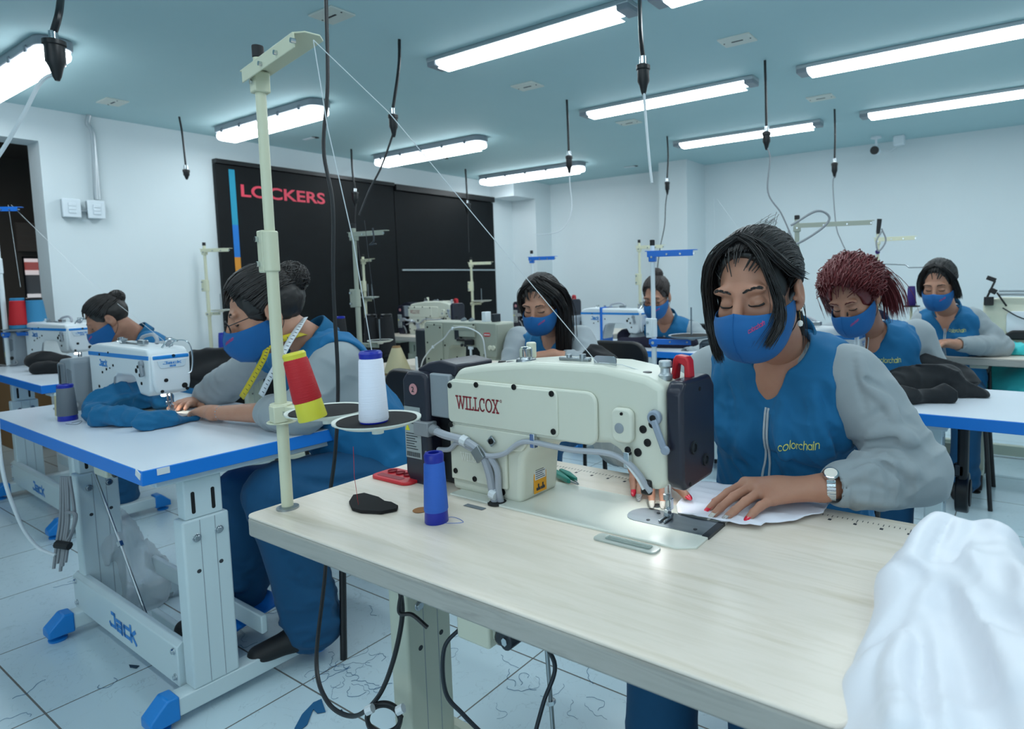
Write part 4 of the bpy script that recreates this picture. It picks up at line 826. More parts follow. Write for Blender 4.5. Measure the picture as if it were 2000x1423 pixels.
# ================================================================== organic surfaces
_rng = np.random.RandomState(3); _TAB = _rng.rand(32, 32, 32).astype(np.float32)
def vnoise(x, y, z):
    xi = np.floor(x).astype(np.int32); yi = np.floor(y).astype(np.int32); zi = np.floor(z).astype(np.int32)
    fx = x-xi; fy = y-yi; fz = z-zi; fx = fx*fx*(3-2*fx); fy = fy*fy*(3-2*fy); fz = fz*fz*(3-2*fz)
    o = 0
    for a in (0, 1):
        wa = fx if a else 1-fx
        for b in (0, 1):
            wb = fy if b else 1-fy
            for c in (0, 1): o = o+wa*wb*(fz if c else 1-fz)*_TAB[(xi+a) & 31, (yi+b) & 31, (zi+c) & 31]
    return o
class Field:
    def __init__(s, lo, hi, h):
        s.lo = np.array(lo, float); s.h = h; s.n = np.maximum(4, np.ceil((np.array(hi)-s.lo)/h).astype(int)+1)
        s.f = np.full(tuple(s.n), .3, np.float32)
    def sub(s, lo, hi):
        a = np.clip(np.floor((np.array(lo)-s.lo)/s.h).astype(int), 0, s.n); b = np.clip(np.ceil((np.array(hi)-s.lo)/s.h).astype(int)+1, 0, s.n)
        if (b <= a).any(): return None
        g = [(s.lo[i]+np.arange(a[i], b[i])*s.h).astype(np.float32) for i in range(3)]
        return tuple(slice(a[i], b[i]) for i in range(3)), g[0][:, None, None], g[1][None, :, None], g[2][None, None, :]
    def comb(s, sl, d, k, op):
        f = s.f[sl]
        if op == 'add':
            if k > 0: hh = np.clip(.5+.5*(f-d)/k, 0, 1); r = f*(1-hh)+d*hh-k*hh*(1-hh)
            else: r = np.minimum(f, d)
        else:   # cut
            d = -d
            if k > 0: hh = np.clip(.5-.5*(f-d)/k, 0, 1); r = f*(1-hh)+d*hh+k*hh*(1-hh)
            else: r = np.maximum(f, d)
        s.f[sl] = r
    def cone(s, a, b, ra, rb=None, k=.01, op='add', flat=None):
        rb = ra if rb is None else rb; a = np.array(a, float); b = np.array(b, float); m_ = max(ra, rb)*(flat[1] if flat and flat[1] > 1 else 1)+k+.02
        q = s.sub(np.minimum(a, b)-m_, np.maximum(a, b)+m_)
        if q is None: return s
        sl, X, Y, Z = q; d = b-a; L2 = max(1e-9, d@d)
        t = np.clip(((X-a[0])*d[0]+(Y-a[1])*d[1]+(Z-a[2])*d[2])/L2, 0, 1)
        px, py, pz = X-a[0]-t*d[0], Y-a[1]-t*d[1], Z-a[2]-t*d[2]
        if flat:
            n = np.array(flat[0], float); n /= np.linalg.norm(n); c = (px*n[0]+py*n[1]+pz*n[2])*(1/flat[1]-1)
            px = px+c*n[0]; py = py+c*n[1]; pz = pz+c*n[2]
        s.comb(sl, np.sqrt(px*px+py*py+pz*pz)-(ra+(rb-ra)*t), k, op); return s
    def ell(s, c, r, k=.01, op='add', rot=None):
        c = np.array(c, float); r = np.array(r, float); m_ = r.max()+k+.02
        q = s.sub(c-m_, c+m_)
        if q is None: return s
        sl, X, Y, Z = q; X = X-c[0]; Y = Y-c[1]; Z = Z-c[2]
        if rot is not None:
            R_ = np.array(rot).T; X, Y, Z = (R_[0, 0]*X+R_[0, 1]*Y+R_[0, 2]*Z, R_[1, 0]*X+R_[1, 1]*Y+R_[1, 2]*Z, R_[2, 0]*X+R_[2, 1]*Y+R_[2, 2]*Z)
        k0 = np.sqrt((X/r[0])**2+(Y/r[1])**2+(Z/r[2])**2); k1 = np.sqrt((X/r[0]**2)**2+(Y/r[1]**2)**2+(Z/r[2]**2)**2)
        s.comb(sl, k0*(k0-1)/np.maximum(k1, 1e-6), k, op); return s
    def plane(s, p, n, k=.005):   # keep the side n points away from
        g = s.sub(s.lo, s.lo+s.n*s.h); sl, X, Y, Z = g; n = np.array(n, float); n /= np.linalg.norm(n)
        s.comb(sl, -((X-p[0])*n[0]+(Y-p[1])*n[1]+(Z-p[2])*n[2]), k, 'cut'); return s
    def folds(s, freq, amp, lo=None, hi=None, ridge=True, seed=0, rot=None, soft=None):
        q = s.sub(s.lo if lo is None else lo, s.lo+s.n*s.h if hi is None else hi)
        if q is None: return s
        sl, X, Y, Z = q
        if rot is not None:
            r_ = np.array(rot); U = r_[0, 0]*X+r_[0, 1]*Y+r_[0, 2]*Z; V = r_[1, 0]*X+r_[1, 1]*Y+r_[1, 2]*Z; W_ = r_[2, 0]*X+r_[2, 1]*Y+r_[2, 2]*Z
        else: U, V, W_ = X+0*Y+0*Z, Y+0*X+0*Z, Z+0*X+0*Y
        w1 = vnoise(U*4+seed, V*4, W_*4)*1.2
        n = vnoise(U*freq[0]+seed*3.1+w1, V*freq[1]+7+w1, W_*freq[2]+3)
        if ridge: n = 1-np.abs(2*n-1); n = n*n
        if soft is not None:
            c, rad = soft; w_ = np.clip(1-np.sqrt((X-c[0])**2+(Y-c[1])**2+(Z-c[2])**2)/rad, 0, 1); n = n*w_*w_*(3-2*w_)
            s.f[sl] -= amp*n
        else: s.f[sl] -= amp*(n-.4)
        return s
    def mesh(s):
        f = s.f; sg = f < 0; n = f.shape
        c = [f[a:n[0]-1+a, b:n[1]-1+b, d:n[2]-1+d] for a in (0, 1) for b in (0, 1) for d in (0, 1)]
        sc_ = sum((q < 0).astype(np.int8) for q in c); mask = (sc_ > 0) & (sc_ < 8); idx = np.argwhere(mask)
        if len(idx) == 0: return np.zeros((0, 3)), np.zeros((0, 4), int)
        vals = [q[mask] for q in c]; off = [(a, b, d) for a in (0, 1) for b in (0, 1) for d in (0, 1)]
        acc = np.zeros((len(idx), 3)); cnt = np.zeros(len(idx))
        for i in range(8):
            for j in range(i+1, 8):
                if sum(abs(off[i][k]-off[j][k]) for k in range(3)) != 1: continue
                a, b = vals[i], vals[j]; m_ = (a < 0) != (b < 0); t = np.where(m_, a/np.where(m_, a-b, 1), 0)
                for k in range(3): acc[:, k] += np.where(m_, off[i][k]+(off[j][k]-off[i][k])*t, 0)
                cnt += m_
        v = s.lo+(idx+acc/cnt[:, None])*s.h
        im = np.full(mask.shape, -1, np.int32); im[mask] = np.arange(len(idx)); F_ = []
        for ax in range(3):
            A = [slice(0, -1) if k == ax else slice(None) for k in range(3)]; B_ = [slice(1, None) if k == ax else slice(None) for k in range(3)]
            ch = sg[tuple(A)] != sg[tuple(B_)]; o1, o2 = [k for k in range(3) if k != ax]
            I = [slice(None)]*3; I[o1] = slice(1, -1); I[o2] = slice(1, -1); e = np.argwhere(ch[tuple(I)]); e[:, o1] += 1; e[:, o2] += 1
            if len(e) == 0: continue
            inside = sg[tuple(e.T)]
            def cell(d1, d2): q = e.copy(); q[:, o1] -= d1; q[:, o2] -= d2; return im[tuple(q.T)]
            q = np.stack([cell(1, 1), cell(0, 1), cell(0, 0), cell(1, 0)], 1)
            fl = inside if ax != 1 else ~inside
            q[~fl] = q[~fl][:, ::-1]; F_.append(q)
        return v, np.concatenate(F_)
def np_mesh(name, parts, material, parent=None, mats=None, smooth=True):
    """parts: list of (verts, faces[quads/tris], matindex)"""
    V = []; L_ = []; S = []; MI = []; n = 0
    for p in parts:
        v, f = p[0], p[1]; mi = p[2] if len(p) > 2 else 0
        V.append(np.asarray(v, float)); f = np.asarray(f, np.int64)
        L_.append((f+n).ravel()); S.append(np.full(len(f), f.shape[1])); MI.append(np.full(len(f), mi)); n += len(v)
    V = np.concatenate(V); L_ = np.concatenate(L_); S = np.concatenate(S); MI = np.concatenate(MI)
    me = bpy.data.meshes.new(name); me.vertices.add(len(V)); me.vertices.foreach_set('co', V.astype(np.float32).ravel())
    me.loops.add(len(L_)); me.loops.foreach_set('vertex_index', L_.astype(np.int32))
    st = np.concatenate([[0], np.cumsum(S)[:-1]]); me.polygons.add(len(S)); me.polygons.foreach_set('loop_start', st.astype(np.int32)); me.polygons.foreach_set('loop_total', S.astype(np.int32))
    for mm in (mats or [material]): me.materials.append(MATS[mm])
    me.polygons.foreach_set('material_index', MI.astype(np.int32)); me.update(calc_edges=True); me.validate()
    me.polygons.foreach_set('use_smooth', [smooth]*len(me.polygons))
    o = bpy.data.objects.new(name, me); COL.objects.link(o)
    if parent is not None: o.parent = parent
    return o
def xf(m_, v):
    m_ = np.array(m_); return v @ m_[:3, :3].T+m_[:3, 3]
def strands(paths, r, n=3):
    """paths (N,P,3); r (P,) radius"""
    P_ = np.asarray(paths, float); N, K, _ = P_.shape; t = np.gradient(P_, axis=1); t /= np.linalg.norm(t, axis=2, keepdims=True)+1e-9
    ref = np.array([.3, .2, .93]); u = np.cross(t, ref); u /= np.linalg.norm(u, axis=2, keepdims=True)+1e-9; w_ = np.cross(t, u)
    r = np.asarray(r)[None, :, None]; vs = []
    for k in range(n):
        a = 2*PI*k/n; vs.append(P_+(u*math.cos(a)+w_*math.sin(a))*r)
    V = np.stack(vs, 2).reshape(-1, 3)   # N,K,n
    base = (np.arange(N)[:, None, None]*K+np.arange(K-1)[None, :, None])*n; k = np.arange(n)[None, None, :]; k2 = (k+1) % n
    F_ = np.stack([base+k, base+k2, base+n+k2, base+n+k], -1).reshape(-1, 4); return V, F_
def bvh_of(v, f): return BVHTree.FromPolygons([Vector(p) for p in v], [tuple(int(i) for i in q) for q in f])
def project_part(name, vf, org, ux, uy, dirn, bvh, off, material, parent):
    """letters laid over a curved surface along dirn"""
    org = Vector(org); ux = Vector(ux).normalized(); uy = Vector(uy).normalized(); dirn = Vector(dirn).normalized(); out = []
    for v in vf[0]:
        p = org+ux*v[0]+uy*v[1]; h_ = bvh.ray_cast(p-dirn*.15, dirn)
        out.append(h_[0]-dirn*off if h_[0] else p)
    return MB().add(out, vf[1]).build(name, material, parent, smooth=False, recalc=False)
# ================================================================== people
def headmat(c, face, pitch, roll, s=1.0):
    """c centre between the ears, face azimuth in degrees (0=+x, 90=+y), pitch down"""
    y = Vector((math.cos(R(face)), math.sin(R(face)), 0)); z = Vector((0, 0, 1)); x = y.cross(z)
    m_ = Matrix((x, y, z)).transposed().to_4x4() @ Matrix.Rotation(R(-pitch), 4, 'X') @ Matrix.Rotation(R(roll), 4, 'Y')
    m_ = Matrix.Translation(c) @ m_ @ Matrix.Scale(s, 4); return m_
def head_field(h, neck, low=False):
    F_ = Field((-.11, -.15, -.24), (.11, .15, .16), h)
    F_.ell((0, -.018, .045), (.073, .092, .083), .02); F_.ell((0, .03, -.02), (.061, .062, .088), .03); F_.ell((0, .036, -.072), (.042, .042, .034), .03)
    for s in (-1, 1):
        F_.ell((s*.042, .058, -.022), (.022, .02, .02), .02); F_.ell((s*.028, .078, .030), (.03, .012, .010), .014)
        F_.ell((s*.034, .098, .006), (.019, .015, .012), .012, 'cut'); F_.ell((s*.032, .0735, .003), (.0165, .0135, .0125), .004)
        F_.ell((s*.045, .01, -.055), (.022, .05, .03), .03)
        F_.ell((s*.083, -.014, -.003), (.010, .0215, .034), .006, rot=Matrix.Rotation(R(s*-18), 3, 'Z') @ Matrix.Rotation(R(-8), 3, 'X'))
        F_.ell((s*.094, -.008, .002), (.007, .011, .019), .004, 'cut'); F_.ell((s*.079, .004, -.012), (.005, .004, .006), .004)
        F_.ell((s*.078, -.006, -.032), (.006, .008, .009), .006)
    F_.cone((0, .088, .020), (0, .112, -.022), .0075, .0115, .014)
    for s in (-1, 1): F_.ell((s*.012, .102, -.028), (.008, .010, .008), .006)
    F_.ell((0, .086, -.058), (.024, .010, .006), .008); F_.ell((0, .085, -.069), (.02, .009, .006), .006)
    F_.cone((0, -.035, -.06), neck, .050, .054, .03)
    return F_
def sl3(a, b, t):
    a = np.asarray(a, float); b = np.asarray(b, float); w_ = np.arccos(np.clip((a*b).sum(-1), -1, 1))[..., None]; s = np.sin(w_)+1e-6
    t = t[None, :, None]; a = a[:, None, :]; b = b[:, None, :]; w_ = w_[:, None, :]; s = s[:, None, :]
    return np.sin((1-t)*w_)/s*a+np.sin(t*w_)/s*b
CE = np.array((0, -.018, .042)); RE = np.array((.084, .104, .096))
def hair_geo(h, n, bun, hairline, seed, lift=.0, bunr=.03, curl=0.0, rad=.0007, extra=None, low_cut=-.06, tail=None, fcut=((0, .098, .010), (.070, .080, .094)), parting=True, vol=0):
    """cap and strands in head space; returns list of (v, f)"""
    rs = np.random.RandomState(seed)
    F_ = Field((-.13, -.19, -.2), (.13, .14, .2), h)
    F_.ell(CE, RE-.003+vol, .0); F_.ell(fcut[0], fcut[1], .012, 'cut')
    for s in (-1, 1): F_.ell((s*.095, -.006, -.018), (.034, .030, .052), .01, 'cut')
    F_.plane((0, 0, low_cut), (0, -.25, -1), .01)
    if bun is not None:
        F_.ell(bun, (bunr, bunr*.85, bunr), .012); F_.folds((60, 60, 60), .003)
    if tail is not None:
        for a, b, ra, rb in tail: F_.cone(a, b, ra, rb, .02)
    F_.folds((90, 25, 25), .0022)
    geo = [F_.mesh()]
    # strands from the hairline to the knot
    R2 = RE+lift+vol; tgt = (np.array(bun if bun is not None else (0, -.13, -.03))-CE)/R2; tgt /= np.linalg.norm(tgt)
    a = rs.uniform(-1, 1, n); st = []
    for q in a:
        st.append(hairline(q, rs))
    st = np.array(st); st /= np.linalg.norm(st, axis=1, keepdims=True)
    t = np.linspace(0, 1, 10); tg = tgt[None]+rs.normal(0, .10, (n, 3)); tg /= np.linalg.norm(tg, axis=1, keepdims=True)
    md = np.stack([st[:, 0]*1.5, np.full(n, -.12), np.maximum(.2, st[:, 2]+.30)], 1); md[:, 1] += rs.normal(0, .05, n); md /= np.linalg.norm(md, axis=1, keepdims=True); tt = t[None, :, None]
    P_ = (1-tt)**2*st[:, None]+2*tt*(1-tt)*1.25*md[:, None]+tt**2*tg[:, None]; P_ /= np.linalg.norm(P_, axis=2, keepdims=True); d = rs.uniform(-.003, .0035, (n, 1, 1)); P_ = CE+P_*(R2+d)
    if curl: P_ += np.sin(np.linspace(0, 14, 10)[None, :, None]+rs.uniform(0, 6, (n, 1, 1)))*rs.normal(0, curl, (n, 1, 3))
    else: P_ += rs.normal(0, .0006, P_.shape)
    geo.append(strands(P_, rad*2.4*np.array([.6, 1, 1, 1, 1, 1, 1, 1, 1, .7])))
    if bun is not None:   # strands wound round the bun
        b = np.array(bun); m_ = n//3; ph = np.linspace(0, 5, 10)[None, :]+rs.uniform(0, 6.3, (m_, 1)); ax = rs.normal(0, 1, (m_, 3)); ax /= np.linalg.norm(ax, axis=1, keepdims=True)
        e1 = np.cross(ax, [.2, .9, .3]); e1 /= np.linalg.norm(e1, axis=1, keepdims=True); e2 = np.cross(ax, e1); rr = bunr*rs.uniform(.9, 1.12, (m_, 1, 1))
        geo.append(strands(b+rr*(np.cos(ph)[..., None]*e1[:, None]+np.sin(ph)[..., None]*e2[:, None]), rad*2.2*np.ones(10)))
    for cl in (extra or []):   # clumps: (control points, number, spread start, spread end, radius)
        cp, m_, s0, s1, rr = cl; c = np.array([tuple(p) for p in spline([Vector(p) for p in cp], 5)]); K = len(c)
        sp = np.linspace(s0, s1, K)[None, :, None]; o_ = rs.normal(0, 1, (m_, 1, 3))*np.array((1, .6, .6)); wv = np.cumsum(rs.normal(0, .0005, (m_, K, 3)), 1)
        P_ = c[None]+o_*sp+wv; geo.append(strands(P_, rr*np.concatenate([np.ones(K-4), [.9, .7, .45, .15]])))
    return geo
def hl_back(q, rs):   # hairline over the forehead, temples and nape for hair drawn back
    if rs.rand() < .30: an = rs.uniform(-2.6, 2.6); return (math.sin(an), math.cos(an)*.8-.1, rs.uniform(.1, .9))
    th = q*2.25; y = .80-.55*abs(q)**1.5; z = .62-.95*abs(q)**2.2; return (math.sin(q*1.45)*.93, y, z+rs.uniform(-.03, .10))
def mask_geo(nu=36, nv=14, wid=1.0):
    cy = (.120, .134, .141, .135, .117, .084); cz = (-.006, -.030, -.054, -.080, -.106, -.122)
    ex = (.0785, .079, .0785, .077, .073, .066); ey = (.004, .004, .004, .006, .010, .016); ez = (-.014, -.023, -.033, -.045, -.060, -.080)
    V = []
    for j in range(nv+1):
        t = j/nv*5; i = min(4, int(t)); f = t-i; f = f*f*(3-2*f)*.5+f*.5
        L_ = lambda A: A[i]+(A[i+1]-A[i])*f
        for k in range(nu+1):
            u = -1+2*k/nu; a = abs(u)*PI/2; s = 1 if u > 0 else -1
            x = L_(ex)*math.sin(a)**.92*s; y = L_(ey)+(L_(cy)-L_(ey))*(math.cos(a) if a < PI/2-.001 else 0)**.85
            z = L_(cz)+(L_(ez)-L_(cz))*(1-math.cos(a))**1.2-.010*math.sin(2*a)*(1 if j < 3 else 0)*(1-j/3)
            V.append((x, y, z))
    F_ = [(j*(nu+1)+k, j*(nu+1)+k+1, (j+1)*(nu+1)+k+1, (j+1)*(nu+1)+k) for j in range(nv) for k in range(nu)]
    return np.array(V), np.array(F_)
def finger(F_, pts, r0, r1, k=.004):
    n = len(pts)-1
    for i in range(n): F_.cone(pts[i], pts[i+1], r0+(r1-r0)*i/n, r0+(r1-r0)*(i+1)/n, k)
def hand_auto(W, d, up, s=1.0, curl=.5, left=True, spread=.12):
    """joint positions of a relaxed hand: wrist W, pointing d, back of the hand towards up"""
    W = Vector(W); d = Vector(d).normalized(); up = Vector(up); up = (up-d*up.dot(d)).normalized(); sd = d.cross(up)*(1 if left else -1)   # towards the thumb... away
    out = {'W': W, 'f': []}
    for i, (o, L_) in enumerate(((.026, .078), (.009, .086), (-.009, .080), (-.026, .064))):
        m_ = W+(d*.088+sd*o+up*.004)*s; dd = (d+sd*o/.026*spread).normalized(); p = m_; ch = [m_]; an = curl*.35
        for q in (.45, .31, .24):
            v = dd*math.cos(an)-up*math.sin(an); p = p+v*L_*q*s; ch.append(p); an += curl*.75
        out['f'].append(ch)
    tb = W+(d*.025+sd*.024-up*.005)*s; t1 = tb+(d*.035+sd*.022-up*.010)*s; t2 = t1+(d*.030+sd*.008-up*.010)*s; t3 = t2+(d*.022-sd*.001-up*.006)*s
    out['t'] = [tb, t1, t2, t3]; return out
def hand_field(H, E, h, s=1.0, wr=.024, bare=None):
    """H joints, E elbow; bare = start point of the bare forearm"""
    pts = [H['W']]+[p for f in H['f'] for p in f]+H['t']+([Vector(bare)] if bare is not None else [])
    st = Vector(bare) if bare is not None else H['W']+(Vector(E)-H['W']).normalized()*.06; pts.append(st)
    lo = [min(p[i] for p in pts)-.05 for i in range(3)]; hi = [max(p[i] for p in pts)+.05 for i in range(3)]; F_ = Field(lo, hi, h)
    W = H['W']; F_.cone(st, W, wr*(1.45 if bare is not None else 1.15)*s, wr*1.0*s, .01)
    for i, f in enumerate(H['f']):
        F_.cone(W, f[0], .019*s, .0125*s, .016); finger(F_, f, .0098*s, .0072*s, .0035)
    F_.cone(W, H['t'][1], .018*s, .0125*s, .014); finger(F_, H['t'], .0125*s, .0085*s, .006)
    m_ = (W+H['f'][1][0]+H['f'][2][0])/3; F_.ell(m_, (.026*s, .026*s, .017*s), .02)
    for i in range(3): F_.cone(H['f'][i][0], H['f'][i+1][0], .0105*s, .0105*s, .008)
    return F_
def sculpt(F_, ridges):
    """raise folds or press creases along lines of the surface seen from the photograph's side"""
    if not ridges: return
    v, f = F_.mesh(); b = bvh_of(v, f); o = Vector((0, 0, CAMZ))
    for px, r, dz in ridges:
        pts = []
        for x, y in [(q.x, q.y) for q in spline([Vector((a, c, 0)) for a, c in px], 4)]:
            h_ = b.ray_cast(o, (at(x, y, D=1)-o).normalized())
            if h_[0]:
                n = h_[1] if h_[1].dot(o-h_[0]) > 0 else -h_[1]; pts.append(h_[0]+n*dz)
        n_ = len(pts)
        for i in range(n_-1):
            t = (i+.5)/n_; rr = r*(.35+.65*math.sin(PI*min(1, max(0, t)))**.7)
            if (pts[i+1]-pts[i]).length < .06: F_.cone(pts[i], pts[i+1], rr, rr, abs(r)*1.3, 'add' if dz <= 0 else 'cut')
def V3(p): return np.array(tuple(p), float)
def person(label, J, o):
    """J joints in metres (world): N neck base, SL SR shoulders, P pelvis, EL WL ER WR, KL AL KR AR ; o options"""
    hm = headmat(J['C'], o['face'], o['pitch'], o.get('roll', 0), o.get('hs', 1.0)); hi_ = hm.inverted(); h = o['h']; s = o.get('hs', 1.0); bw = o.get('bulk', 1.0)
    skin = o.get('skin', 'skin'); N = V3(J['N']); SL = V3(J['SL']); SR = V3(J['SR']); P_ = V3(J['P'])
    side = (SL-SR)/np.linalg.norm(SL-SR); spine = (N-P_)/np.linalg.norm(N-P_); fwd = np.cross(side, spine); fwd /= np.linalg.norm(fwd)
    if fwd @ np.array(tuple(hm.to_3x3() @ Vector((0, 1, 0)))) < 0: fwd = -fwd
    # ---- skin
    hf = head_field(h/s, tuple(hi_ @ Vector(N-spine*.02)), o.get('low')); hv, hfac = hf.mesh(); parts = [(xf(hm, hv), hfac)]
    tf = Field(np.minimum(SL, np.minimum(SR, P_))-.2, np.maximum(SL, np.maximum(SR, N))+.2, .02)
    tf.cone(SL, SR, .04, .04, .03); tf.cone(N-spine*.08, P_, .085*bw, .09*bw, .04, flat=(side, 1.25))
    tf.cone(N, N-spine*.1, .05, .07, .03); parts.append(tf.mesh())
    limbs = []
    for a, b, c in (('HL', 'AL', 'KL'), ('HR', 'AR', 'KR')):
        if a not in J or 'K'+a[1] not in J: continue
        Kp, Ap, Hp = V3(J['K'+a[1]]), V3(J['A'+a[1]]), V3(J[a]); limbs.append((a[1], Hp, Kp, Ap))
        lf = Field(np.minimum(np.minimum(Hp, Kp), Ap)-.12, np.maximum(np.maximum(Hp, Kp), Ap)+.12, .02); lf.cone(Hp, Kp, .07, .05, .02).cone(Kp, Ap, .048, .032, .02); parts.append(lf.mesh())
    hands = {}
    for sd in 'LR':
        H = o.get('hand'+sd)
        if H is None: continue
        f_ = hand_field(H, J['E'+sd], o.get('hh', h), o.get('handscale', 1.0), bare=o.get('bare'+sd)); hands[sd] = f_.mesh(); parts.append(hands[sd])
        af = Field(np.minimum(V3(J['E'+sd]), V3(J['W'+sd]))-.08, np.maximum(V3(J['E'+sd]), V3(J['W'+sd]))+.08, .015); af.cone(J['E'+sd], J['W'+sd], .030, .020, .02); parts.append(af.mesh())
    body = np_mesh('person', parts, skin); tag(body, label, 'person', None)
    hb = bvh_of(hv, hfac)
    def snap(p, off): q = hb.find_nearest(Vector(p)); n_ = (Vector(p)-Vector((0, 0, 0))).normalized(); return q[0]+(q[1] if q[1].dot(n_) > 0 else -q[1])*off
    def hpart(name, geo, m_): return np_mesh(name, [(xf(hm, g[0]), g[1]) for g in geo], m_, body)
    # ---- eyes and brows
    for s_ in (-1, 1):
        ls = []; nb = 16 if not o.get('low') else 9
        arcp = [(s_*(.032+.0175*math.cos(R(a))), .088-.0085*abs(math.cos(R(a)))**2, .0012-.0085*math.sin(R(a))*o.get('lid', .75)*.62) for a in np.linspace(170, 10, nb)]
        p_ = np.array([[tuple(snap(p, .0004)) for p in arcp]]); hpart('eyelashes', [strands(p_, np.linspace(.0012, .0024, nb), 5)], 'eye_dark')
        br = []; rs = np.random.RandomState(5)
        for k in range(46 if not o.get('low') else 16):
            u = rs.rand()*.88; b0 = Vector((s_*(.013+.038*u), .095-.016*u*u, .0275+.0085*math.sin(u*2.3)-.002*u+rs.uniform(-.0026, .0026))); b1 = b0+Vector((s_*.007, -.001, .0015-.004*u)); br.append([tuple(snap(b0.lerp(b1, t), .0006)) for t in (0, .33, .66, 1)])
        hpart('eyebrow', [strands(np.array(br), np.array([.0008, .0013, .0011, .0003])*(1 if not o.get('low') else 1.5))], o['hairm'])
    # ---- hair
    hpart('hair', o['hair'], o['hairm'])
    # ---- mask
    mv, mf = mask_geo(); mk = hpart('face_mask', [(mv, mf)], 'mask_blue'); sm = mk.modifiers.new('solid', 'SOLIDIFY'); sm.thickness = .0016
    mbvh = bvh_of(mv, mf)
    seam = np.array([[tuple(Vector((0, y+.0006, z))) for y, z in zip(np.interp(np.linspace(0, 5, 16), range(6), (.120, .134, .141, .135, .117, .084)), np.interp(np.linspace(0, 5, 16), range(6), (-.006, -.030, -.054, -.080, -.106, -.122)))]])
    np_mesh('seam', [(xf(hm, strands(seam, np.full(16, .0009), 4)[0]), strands(seam, np.full(16, .0009), 4)[1])], 'mask_blue', mk)
    vf = strokes('colorchain', .0075, .18, .040, .002); out = []   # print on the left cheek of the mask
    u0 = -1 if o.get('printside', -1) < 0 else 1
    org = Vector((u0*.040, .3, -.042)); ux = Vector((-1, 0, .10)).normalized(); pts = []
    for v in vf[0]:
        p = Vector((-.030-.0, 0, -.044))+Vector((-1*v[0]*.62, 0, v[1]+v[0]*.25)); hit = mbvh.ray_cast(Vector((p.x, .25, p.z)), Vector((0, -1, 0))); pts.append(tuple((hit[0] if hit[0] else p)+Vector((0, .0012, 0))))
    np_mesh('print', [(xf(hm, np.array(pts)), np.array(vf[1]))], 'ink_pink', mk, smooth=False)
    for s_ in (-1, 1):
        cp = [(s_*.078, .006, -.014), (s_*.082, -.004, .014), (s_*.082, -.020, .030), (s_*.081, -.034, .008), (s_*.078, -.030, -.035), (s_*.070, .0, -.068), (s_*.066, .016, -.078)]
        c = np.array([[tuple(q) for q in spline([Vector(p) for p in cp], 5)]]); hpart('mask_strap', [strands(c, np.full(c.shape[1], .0011), 5)], 'black_rubber')
    # ---- torso shapes
    def torso(F_, g, mul=1.0):
        up = N-spine*.055; mid = N-spine*.20; wst = N-spine*.34
        F_.cone(SL-side*.035-spine*.008, SR+side*.035-spine*.008, .046*bw+g, .046*bw+g, .05)
        F_.cone(N-spine*.03, up-spine*.03, .055*bw+g, .075*bw+g, .05, flat=(side, 1.3))
        for s_ in (-1, 1):
            F_.cone(up+side*s_*.085*bw-spine*.03, wst+side*s_*.065*bw, .078*bw+g, .088*bw+g, .06)
            F_.ell(mid+side*s_*.070*bw+fwd*.055*bw+spine*.015, np.array((.074, .074, .074))*bw+g, .05)
            F_.cone(wst+side*s_*.065*bw, P_+side*s_*.075*bw+spine*.02, .092*bw+g, .112*bw+g, .06)
        F_.ell(wst+fwd*.035*bw, np.array((.10, .10, .10))*bw+g, .06)
    lo = np.minimum(np.minimum(SL, SR), P_)-.24; hi = np.maximum(np.maximum(SL, SR), N)+.22
    ht = o.get('ht', h*1.6)
    arm = {}
    for sd, S in (('L', SL), ('R', SR)):
        arm[sd] = (S, V3(J['E'+sd]), V3(J['W'+sd]))
    # shirt: one grey garment, torso and both sleeves
    sr = o.get('sr', .062)
    al = np.minimum.reduce([lo]+[np.minimum(a[1], a[2])-.1 for a in arm.values()]); ah = np.maximum.reduce([hi]+[np.maximum(a[1], a[2])+.1 for a in arm.values()])
    if o.get('zmin'): al[2] = max(al[2], o['zmin'])
    S_ = Field(al, ah, ht); torso(S_, -.012)
    for sd, (a, b, c) in arm.items():
        cuff = o.get('cuff'+sd, 1.0); e = b+(c-b)*cuff
        S_.cone(a-np.sign(((a-N) @ side))*side*.0, b, sr*1.04, sr*.90, .035); 
        S_.cone(b, e, sr*.92, sr*(.92-.30*cuff), .02)
        ax = (b-a)/np.linalg.norm(b-a); u = np.cross(ax, (0, .3, 1)); u /= np.linalg.norm(u); v = np.cross(ax, u)
        S_.folds((30, 9, 9), .014*sr/.062, soft=(b, .20), rot=(ax, u, v), seed=2); S_.folds((22, 12, 12), .014*sr/.062, soft=(a*.6+b*.4, .18), rot=(ax+.5*u, u, v), seed=5)
        ax = (e-b)/np.linalg.norm(e-b); u = np.cross(ax, (0, .3, 1)); u /= np.linalg.norm(u); v = np.cross(ax, u)
        S_.folds((30, 8, 8), .015*sr/.062, soft=(b*.4+e*.6, .17), rot=(ax, u+.5*ax, v), seed=9)
        S_.folds((40, 12, 12), .008, soft=(a, .10), rot=(side, fwd, spine), seed=4)
        # open end of the cuff
        S_.cone(e+(e-b)/np.linalg.norm(e-b)*.03, e-(e-b)/np.linalg.norm(e-b)*.004, sr*.48, sr*.44, .004, 'cut')
    S_.cone(N-spine*.03, V3(J['C'])*.5+N*.5, .054, .054, .006, 'cut')
    sculpt(S_, o.get('ridges')); sv, sf_ = S_.mesh(); shirt = np_mesh('shirt', [(sv, sf_)], 'sleeve_grey', body)
    # vest
    if o.get('zmin'): lo[2] = max(lo[2], o['zmin'])
    F_ = Field(lo, hi, ht); torso(F_, .004)
    if o.get('bulge') is not None: F_.ell(o['bulge'][0], o['bulge'][1], .05)
    F_.folds((16, 16, 5), .011, seed=1, rot=(side, fwd, spine)); F_.folds((26, 26, 12), .006, seed=8, rot=(side+.5*spine, fwd, spine))
